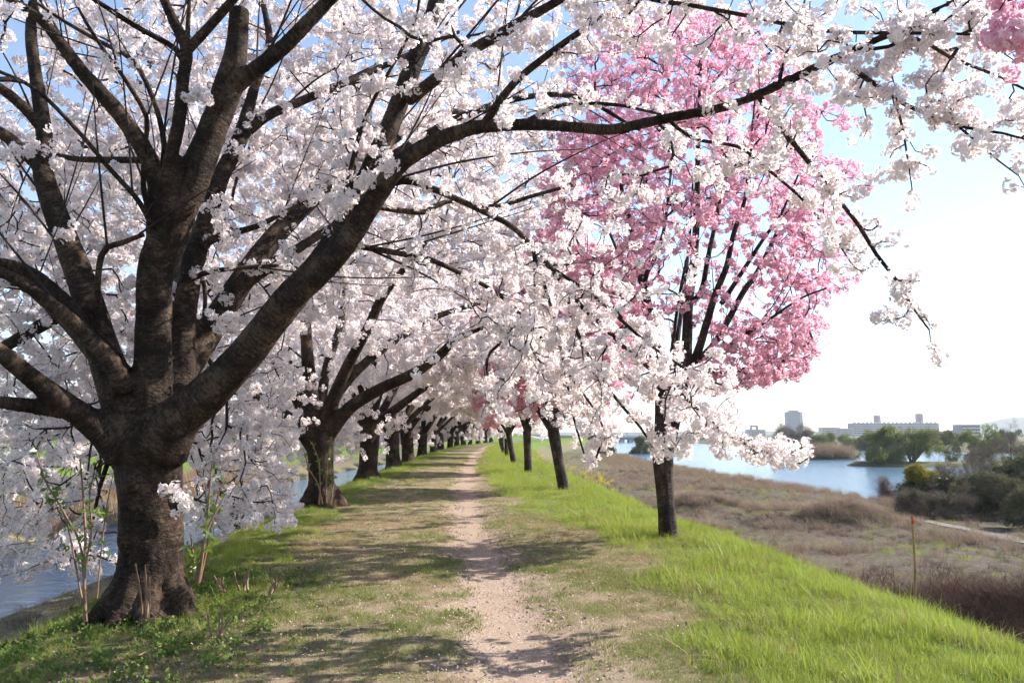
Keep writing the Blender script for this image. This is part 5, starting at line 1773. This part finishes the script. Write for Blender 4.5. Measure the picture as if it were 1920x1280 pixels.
# ================================================================== far buildings and the bridge
def facade_block(name, label, px0, px1, top_y, dist, depth, floors, bays, wall, base_z=-2.5, tanks=(), vents=0):
    x0, x1 = (px0 - 960) / F * dist, (px1 - 960) / F * dist
    top = float(P(px0, top_y, dist)[2])
    w, h = x1 - x0, top - base_z
    t = thing(name, label, 'building', (x0, dist, base_z))
    b = Boxes().box(0, w, 0, depth, 0, h)
    add_obj('wall', b.mesh('wall', M[wall]), t)
    add_obj('parapet', Boxes().box(-.3, w + .3, -.35, depth + .3, h, h + .7).mesh('parapet', M['concrete']), t)
    fh = h / floors
    bw = w / bays
    wm = Boxes().box(0, bw * .62, -.12, .02, 0, fh * .46).mesh('window', M['win'])
    slab = Boxes().box(.1, w - .1, -1.0, -.14, 0, .95).mesh('balcony', M['concrete'])
    for f_ in range(max(0, floors - 5), floors):
        add_obj('balcony', slab, t, (0, 0, f_ * fh + .02))
        for q_ in range(bays):
            add_obj('window', wm, t, (q_ * bw + bw * .19, 0, f_ * fh + fh * .40))
    for (p0, p1, ty_) in tanks:
        a0, a1 = (p0 - 960) / F * dist - x0, (p1 - 960) / F * dist - x0
        zt = float(P(p0, ty_, dist)[2]) - base_z
        ca = np.arange(20) * 2 * math.pi / 20
        r_ = (a1 - a0) / 2
        prof = [(r_, h + .5), (r_, zt - 1.2), (r_ * .9, zt - .5), (r_ * .9, zt), (.01, zt + .3)]
        vv = np.concatenate([np.column_stack(((a0 + a1) / 2 + q0 * np.cos(ca), depth * .5 + q0 * np.sin(ca), np.full(20, z0))) for q0, z0 in prof])
        ki = np.arange(len(prof) * 20).reshape(-1, 20)
        rl = np.roll(ki, -1, 1)
        add_obj('roof_tank', mesh_from('roof_tank', vv, np.stack((ki[:-1], rl[:-1], rl[1:], ki[1:]), -1).reshape(-1, 4), [M['concrete_pink']], smooth_shade=False), t)
    if vents:
        vm = Boxes().box(0, w / vents * .45, 1, 4, 0, 1.3).box(.3, w / vents * .45 - .3, 1.3, 3.7, 1.3, 1.8).mesh('roof_vent', M['concrete'])
        for q_ in range(vents):
            add_obj('roof_vent', vm, t, (q_ * w / vents + 1, 0, h + .6))
    return t


facade_block('apartment_block', 'long pale apartment block with two round roof tanks across the river', 1597, 1756, 794, 1000, 18, 6, 34, 'concrete_pink', tanks=((1641, 1654, 778), (1720, 1734, 775)), vents=20)
facade_block('low_building', 'low cream building between the tower and the long block', 1538, 1572, 802, 960, 12, 4, 8, 'concrete')
facade_block('low_building', 'smaller pale building touching the long block near its end', 1572, 1594, 804, 940, 12, 4, 6, 'concrete_pink')
facade_block('low_building', 'dark-roofed building block above the tall willow', 1800, 1832, 797, 620, 14, 4, 7, 'concrete_pink')
facade_block('low_building', 'small pale building on the far bank beside the tower', 1400, 1432, 806, 900, 12, 4, 6, 'concrete')
facade_block('low_building', 'pale flat-roofed building across the canal, seen under the low limb', 120, 215, 785, 150, 10, 3, 9, 'concrete', base_z=-1)
facade_block('low_building', 'grey flat building across the canal behind blossom at the photo edge', 10, 60, 800, 170, 10, 2, 5, 'concrete_pink', base_z=-1)

# round-cornered tower
td, tx0, tx1 = 1500, 1471, 1500
tw_ = (tx1 - tx0) / F * td
tc_ = ((tx0 + tx1) / 2 - 960) / F * td
tt = float(P(tx0, 772, td)[2])
tower = thing('tower_block', 'lone bluish high-rise tower with chamfered corners and flat cap', 'building', (tc_, td, -3))
hw = tw_ / 2
oct_ = np.array([(-hw, -hw * .5), (-hw * .5, -hw), (hw * .5, -hw), (hw, -hw * .5), (hw, hw * .5), (hw * .5, hw), (-hw * .5, hw), (-hw, hw * .5)])


def prism(name, poly, z0, z1, mat, parent):
    k0 = len(poly)
    vv = np.concatenate((np.column_stack((poly, np.full(k0, z0))), np.column_stack((poly, np.full(k0, z1)))))
    qs = np.array([(i, (i + 1) % k0, (i + 1) % k0 + k0, i + k0) for i in range(k0)])
    return add_obj(name, mesh_from(name, vv, [qs, np.arange(k0, 2 * k0)[None]], [M[mat]]), parent)


prism('wall', oct_, 0, tt + 3, 'tower_wall', tower)
prism('cap_neck', oct_ * .55, tt + 3, tt + 5, 'tower_wall', tower)
prism('cap', oct_ * .72, tt + 5, tt + 6.4, 'concrete', tower)
nf = 16
for f_ in range(nf):
    z = 3 + f_ * (tt - 1) / nf
    prism('window_band', oct_ * 1.012, z, z + (tt - 1) / nf * .42, 'win', tower)
# a small frame-shaped building far off
fr = thing('gate_building', 'small bluish gate-shaped building far beyond the river', 'building', ((1412 - 960) / F * 1200, 1200, -3))
zt = float(P(1412, 797, 1200)[2]) + 3
add_obj('pillar', Boxes().box(-5.5, -3.6, 0, 6, 0, zt).mesh('pillar', M['tower_wall']), fr)
add_obj('pillar', Boxes().box(3.6, 5.5, 0, 6, 0, zt).mesh('pillar', M['tower_wall']), fr)
add_obj('lintel', Boxes().box(-3.58, 3.58, .2, 5.8, zt - 2.6, zt - .05).mesh('lintel', M['tower_wall']), fr)

# bridge
bd = 430
bx0, bx1 = (1085 - 960) / F * bd, (1330 - 960) / F * bd
zd = float(P(1150, 819, bd)[2])
bridge = thing('bridge', 'low grey road bridge with railings crossing the river far off', 'bridge', (bx0, bd, 0))
L = bx1 - bx0
add_obj('deck', Boxes().box(0, L, 0, 9, zd - .2, zd + .6).mesh('deck', M['concrete']), bridge)
add_obj('girder', Boxes().box(0, L, .5, 8.5, zd - 1.5, zd - .22).mesh('girder', M['steel']), bridge)
rail = Boxes()
rail.box(0, L, -.1, .05, zd + 1.9, zd + 2.1)
add_obj('rail', rail.mesh('rail', M['steel']), bridge)
pm_ = Boxes().box(-.08, .08, -.08, .04, 0, 1.28).mesh('post', M['steel'])
for i in range(int(L / 1.6) + 1):
    add_obj('post', pm_, bridge, (i * 1.6, 0, zd + .61))
pier = Boxes().box(-1.1, 1.1, 1, 8, -5, zd - 1.52).mesh('pier', M['concrete'])
for x in (((1166 - 960) / F * bd) - bx0, ((1182 - 960) / F * bd) - bx0, ((1240 - 960) / F * bd) - bx0, ((1310 - 960) / F * bd) - bx0):
    add_obj('pier', pier, bridge, (x, 0, 0))
lm = Boxes().box(-.1, .1, 1, 1.2, 0, 5).box(-1.2, .1, 1, 1.2, 5, 5.2).mesh('lamp_post', M['steel'])
for i in range(4):
    add_obj('lamp_post', lm, bridge, (8 + i * 18, 0, zd + .61))

# ================================================================== air
hz = Boxes().box(-3300, 3300, -400, 3700, -8, 420).mesh('haze', None)
hz.materials.clear()
mh, nt, out = new_mat('haze_air')
pv_ = nt.nodes.new('ShaderNodeVolumePrincipled')
pv_.inputs['Color'].default_value = (0.86, 0.92, 1.0, 1)
pv_.inputs['Density'].default_value = 0.0002
pv_.inputs['Anisotropy'].default_value = 0.2
nt.links.new(pv_.outputs[0], out.inputs['Volume'])
hz.materials.append(mh)
add_obj('haze', hz, kind='stuff')

for p_ in list(bpy.data.objects):
    if p_.users == 0:
        pass
print('instances', N_INST, 'script', round(time.time() - T0, 1))
